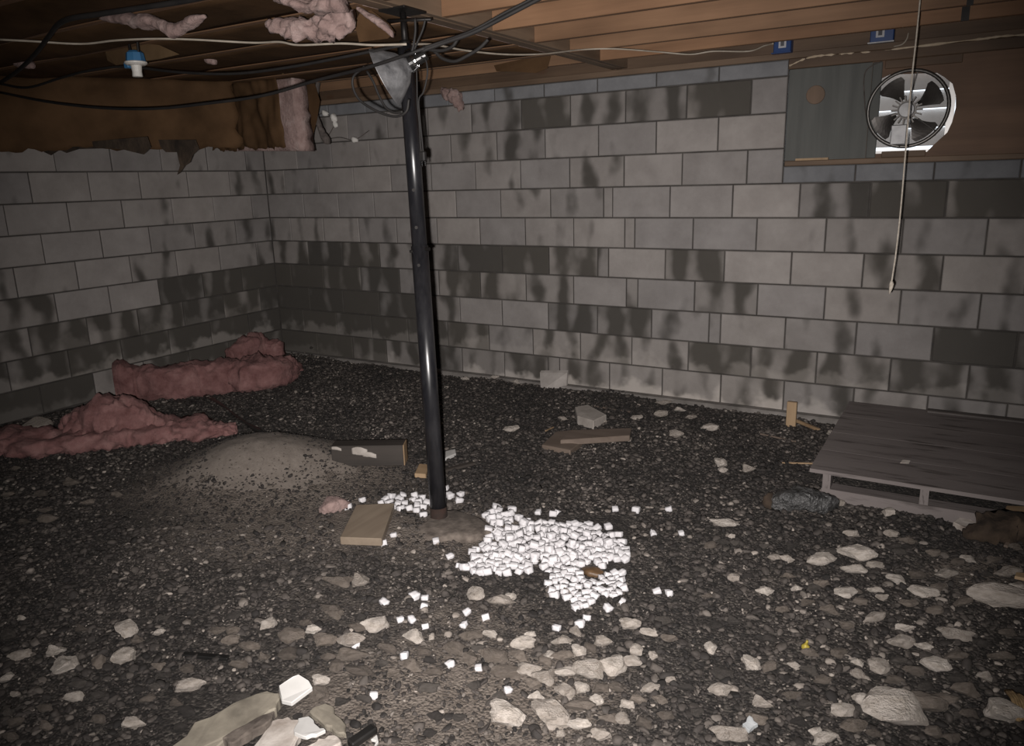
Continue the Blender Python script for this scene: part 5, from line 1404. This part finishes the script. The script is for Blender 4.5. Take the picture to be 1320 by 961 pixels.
for i, (px, py, lay, main) in enumerate(allspots):
    c = GP(px, py); s = depth(c) / F
    r = random.uniform(4.3, 5.9) * s * (0.92 if py < 700 else 1.0)
    me = random.choice(FM)
    loc = (c[0], c[1], c[2] + r * 0.55 + lay * r * 0.95)
    rot = (random.uniform(-.4, .4), random.uniform(-.4, .4), random.uniform(0, 6.28))
    placed.append((c[0], c[1], r)) if not main else None
    if i < 298:
        o = bpy.data.objects.new('foam_piece', me); COL.objects.link(o)
        o.location = loc; o.rotation_euler = rot; o.scale = (r, r, r)
        if main and px < 560: tag(o, 'white foam packing piece in the small cluster between board offcut and post', 'foam piece', 'foam pieces between offcut and post')
        elif main and lay: tag(o, 'white foam packing piece lying on top of the heap beside the post', 'foam piece', 'foam pieces on top of the heap')
        elif main: tag(o, 'white foam packing piece in the heap beside the post', 'foam piece', 'foam pieces heaped beside the post')
        else: tag(o, 'white foam packing piece lying loose on the dirt around the heap', 'foam piece', 'loose foam pieces around the heap')
    else: rest.append((me, loc, rot, r))
if rest:
    bm = bmesh.new()
    from mathutils import Euler
    for me, loc, rot, r in rest:
        n0 = len(bm.verts); bm.from_mesh(me); bm.verts.ensure_lookup_table()
        bmesh.ops.transform(bm, matrix=Matrix.LocRotScale(Vector(loc), Euler(rot), Vector((r, r, r))), verts=bm.verts[n0:])
    o = link('foam_heap', bm_mesh('foam_heap', bm, True), MT['foam']); tag(o, 'rest of the white foam packing pieces heaped beside the post', 'foam heap', None, 'stuff')

# ------------------------------------------------------------------ gravel bed
def density(x, y):
    d = np.ones_like(x)
    dx, dy = x - MOUND[0], y - MOUND[1]
    u = 0.87 * dx + 0.5 * dy; v = -0.5 * dx + 0.87 * dy
    r = np.sqrt((u / 0.36) ** 2 + (v / 0.27) ** 2)
    d *= np.clip((r - 0.7) / 1.1, 0.07, 1.0)
    s = silt(x, y)
    return np.clip(d * (1 - 0.5 * np.clip(s, 0, 1)), 0.04, 1)
def scatter(n, near):
    out = []
    while sum(len(o) for o in out) < n:
        x = rng.uniform(0.02, 7.0, 60000); y = rng.uniform(-4.6, -0.02, 60000)
        z = ground(x, y); px, py, dd = project(x, y, z)
        ok = (px > -160) & (px < 1500) & (py > 380) & (py < 1080) & (dd > 0.5)
        isn = dd < 3.25
        ok &= isn if near else ~isn
        ok &= rng.uniform(size=len(x)) < density(x, y)
        out.append(np.stack([x, y, z], 1)[ok])
    return np.concatenate(out)[:n]
def rocks(pts, rad, tone, base):
    V0, F0 = base
    n, m_ = len(pts), len(V0)
    D = V0[None] * (1 + rng.uniform(-0.12, 0.12, (n, m_, 1)))
    for _ in range(6):
        nn = rng.normal(size=(n, 3)); nn /= np.linalg.norm(nn, axis=1)[:, None]
        dd = rng.uniform(0.35, 0.85, n)
        k = np.maximum(np.einsum('nmk,nk->nm', D, nn) - dd[:, None], 0)
        D = D - k[..., None] * nn[:, None, :]
    sc = np.stack([rng.uniform(0.85, 1.35, n), rng.uniform(0.65, 1.0, n), rng.uniform(0.38, 0.7, n)], 1) * rad[:, None]
    D = D * sc[:, None, :]
    t1, t2 = rng.normal(0, 0.3, n), rng.normal(0, 0.3, n)
    c, s = np.cos(t1)[:, None], np.sin(t1)[:, None]
    y = D[..., 1] * c - D[..., 2] * s; z = D[..., 1] * s + D[..., 2] * c
    D[..., 1], D[..., 2] = y, z
    c, s = np.cos(t2)[:, None], np.sin(t2)[:, None]
    x = D[..., 0] * c + D[..., 2] * s; z = -D[..., 0] * s + D[..., 2] * c
    D[..., 0], D[..., 2] = x, z
    a = rng.uniform(0, 6.283, n); c, s = np.cos(a)[:, None], np.sin(a)[:, None]
    x = D[..., 0] * c - D[..., 1] * s; y = D[..., 0] * s + D[..., 1] * c
    D[..., 0], D[..., 1] = x, y
    D += pts[:, None, :]; D[..., 2] += (sc[:, 2] * 0.35)[:, None]
    Fc = (F0[None] + (np.arange(n) * m_)[:, None, None]).reshape(-1, 3)
    return D.reshape(-1, 3), Fc, np.repeat(tone, m_)
def tones(p):
    px, py, dd = project(p[:, 0], p[:, 1], p[:, 2])
    t = rng.beta(1.7, 2.6, len(p)) * 0.85
    # more pale chips in the coarse rubble at the right and in the stone cluster
    x, y = p[:, 0], p[:, 1]
    pale = np.clip((x - 4.2) / 1.3, 0, 1) * np.clip((-y - 1.4) / 0.8, 0, 1)
    pale = np.maximum(pale, 0.7 * np.exp(-((x - 4.4) ** 2 + (y + 3.1) ** 2) / 0.25))
    t = t + (rng.uniform(size=len(p)) < 0.05 + 0.16 * pale) * rng.uniform(0.12, 0.4, len(p))
    t = t + 0.10 * np.sin(x * 3.1 + 1.3 * np.sin(y * 2.3)) * np.cos(y * 3.7 + 1.1 * np.sin(x * 1.9)) + 0.06 * np.sin(x * 9 + y * 5)
    t = t + (rng.uniform(size=len(p)) < 0.035) * rng.uniform(0.2, 0.5, len(p))
    return np.clip(t, 0, 1)
def bury(p, rad):
    if not placed: return rad
    A = np.array(placed)
    for i in range(0, len(p), 4000):
        d2 = (p[i:i + 4000, None, 0] - A[None, :, 0]) ** 2 + (p[i:i + 4000, None, 1] - A[None, :, 1]) ** 2
        hit = (d2 < (A[None, :, 2] * 0.9) ** 2).any(1)
        rad[i:i + 4000] = np.where(hit, np.minimum(rad[i:i + 4000], 0.005), rad[i:i + 4000])
    return rad
I1 = ico(1); I1b = ico(2)
def clearing(p):
    """keep gravel off the things lying on the ground"""
    keep = np.ones(len(p), bool)
    x, y = p[:, 0], p[:, 1]
    keep &= ~((x > PX0 + 0.1) & (y > PY0 + 0.12) & (x < PX1))
    keep &= (x - pb[0]) ** 2 + (y - pb[1]) ** 2 > 0.07 ** 2
    px, py, _ = project(x, y, p[:, 2])
    keep &= ~((px > 430) & (px < 512) & (py > 640) & (py < 700))
    keep &= ~((px > 345) & (px < 445) & (py > 864) & (py < 961))
    keep &= ~((px > 205) & (px < 355) & (py > 890))
    keep &= ~((px > 596) & (px < 815) & (py > 664) & (py < 740))
    return keep
pn = scatter(9000, True); pm = scatter(30000, True); pf = scatter(52000, False)
pn = pn[clearing(pn)]; pm = pm[clearing(pm)]; pf = pf[clearing(pf)]
rn = np.clip(rng.lognormal(math.log(0.0112), 0.36, len(pn)), 0.006, 0.022); rf = np.clip(rng.lognormal(math.log(0.0100), 0.40, len(pf)), 0.005, 0.024)
rm = np.clip(rng.lognormal(math.log(0.0060), 0.34, len(pm)), 0.003, 0.011)
dm = np.hypot(pm[:, 0] - MOUND[0], pm[:, 1] - MOUND[1]); rm *= np.where(dm < 0.75, 0.7, 1.0)
dm = np.hypot(pn[:, 0] - MOUND[0], pn[:, 1] - MOUND[1]); rn *= np.where(dm < 0.75, 0.6, 1.0)
dm = np.hypot(pf[:, 0] - MOUND[0], pf[:, 1] - MOUND[1]); rf *= np.where(dm < 0.75, 0.55, 1.0)
rn = bury(pn, rn); rf = bury(pf, rf)
tn, tf, tm = tones(pn), tones(pf), tones(pm)
# dark pebbles strewn over the front of the sand mound
k_ = 2600
ua, ur = rng.uniform(0, 6.283, k_), np.sqrt(rng.uniform(0.5, 5.0, k_))
uu, vv = 0.36 * ur * np.cos(ua), 0.27 * ur * np.sin(ua) - 0.12
xm, ym = MOUND[0] + 0.87 * uu - 0.5 * vv, MOUND[1] + 0.5 * uu + 0.87 * vv
ps = np.stack([xm, ym, ground(xm, ym) + 0.006], 1)
pf = np.concatenate([pf, ps]); rf = np.concatenate([rf, np.clip(rng.lognormal(math.log(0.0065), 0.4, k_), 0.003, 0.016)]); tf = np.concatenate([tf, rng.uniform(0.02, 0.35, k_)])
Vs, Fs, Ts, off = [], [], [], 0
for p_, r_, t_, base in ((pn, rn, tn, I1b), (pm, rm, tm, I1), (pf, rf, tf, I1)):
    V, Fc, T = rocks(p_, r_, t_, base)
    Vs.append(V); Fs.append(Fc + off); Ts.append(T); off += len(V)
me = np_mesh('gravel', np.concatenate(Vs), np.concatenate(Fs), False)
at = me.attributes.new('tone', 'FLOAT', 'POINT'); at.data.foreach_set('value', np.concatenate(Ts).astype(np.float32))
tag(link('gravel', me, MT['gravel']), 'dark crushed gravel covering the whole crawlspace floor', 'gravel', None, 'stuff')
print('stones', n_st, 'foam', len(allspots), 'base', base_n, 'gravel', len(pn), len(pf))
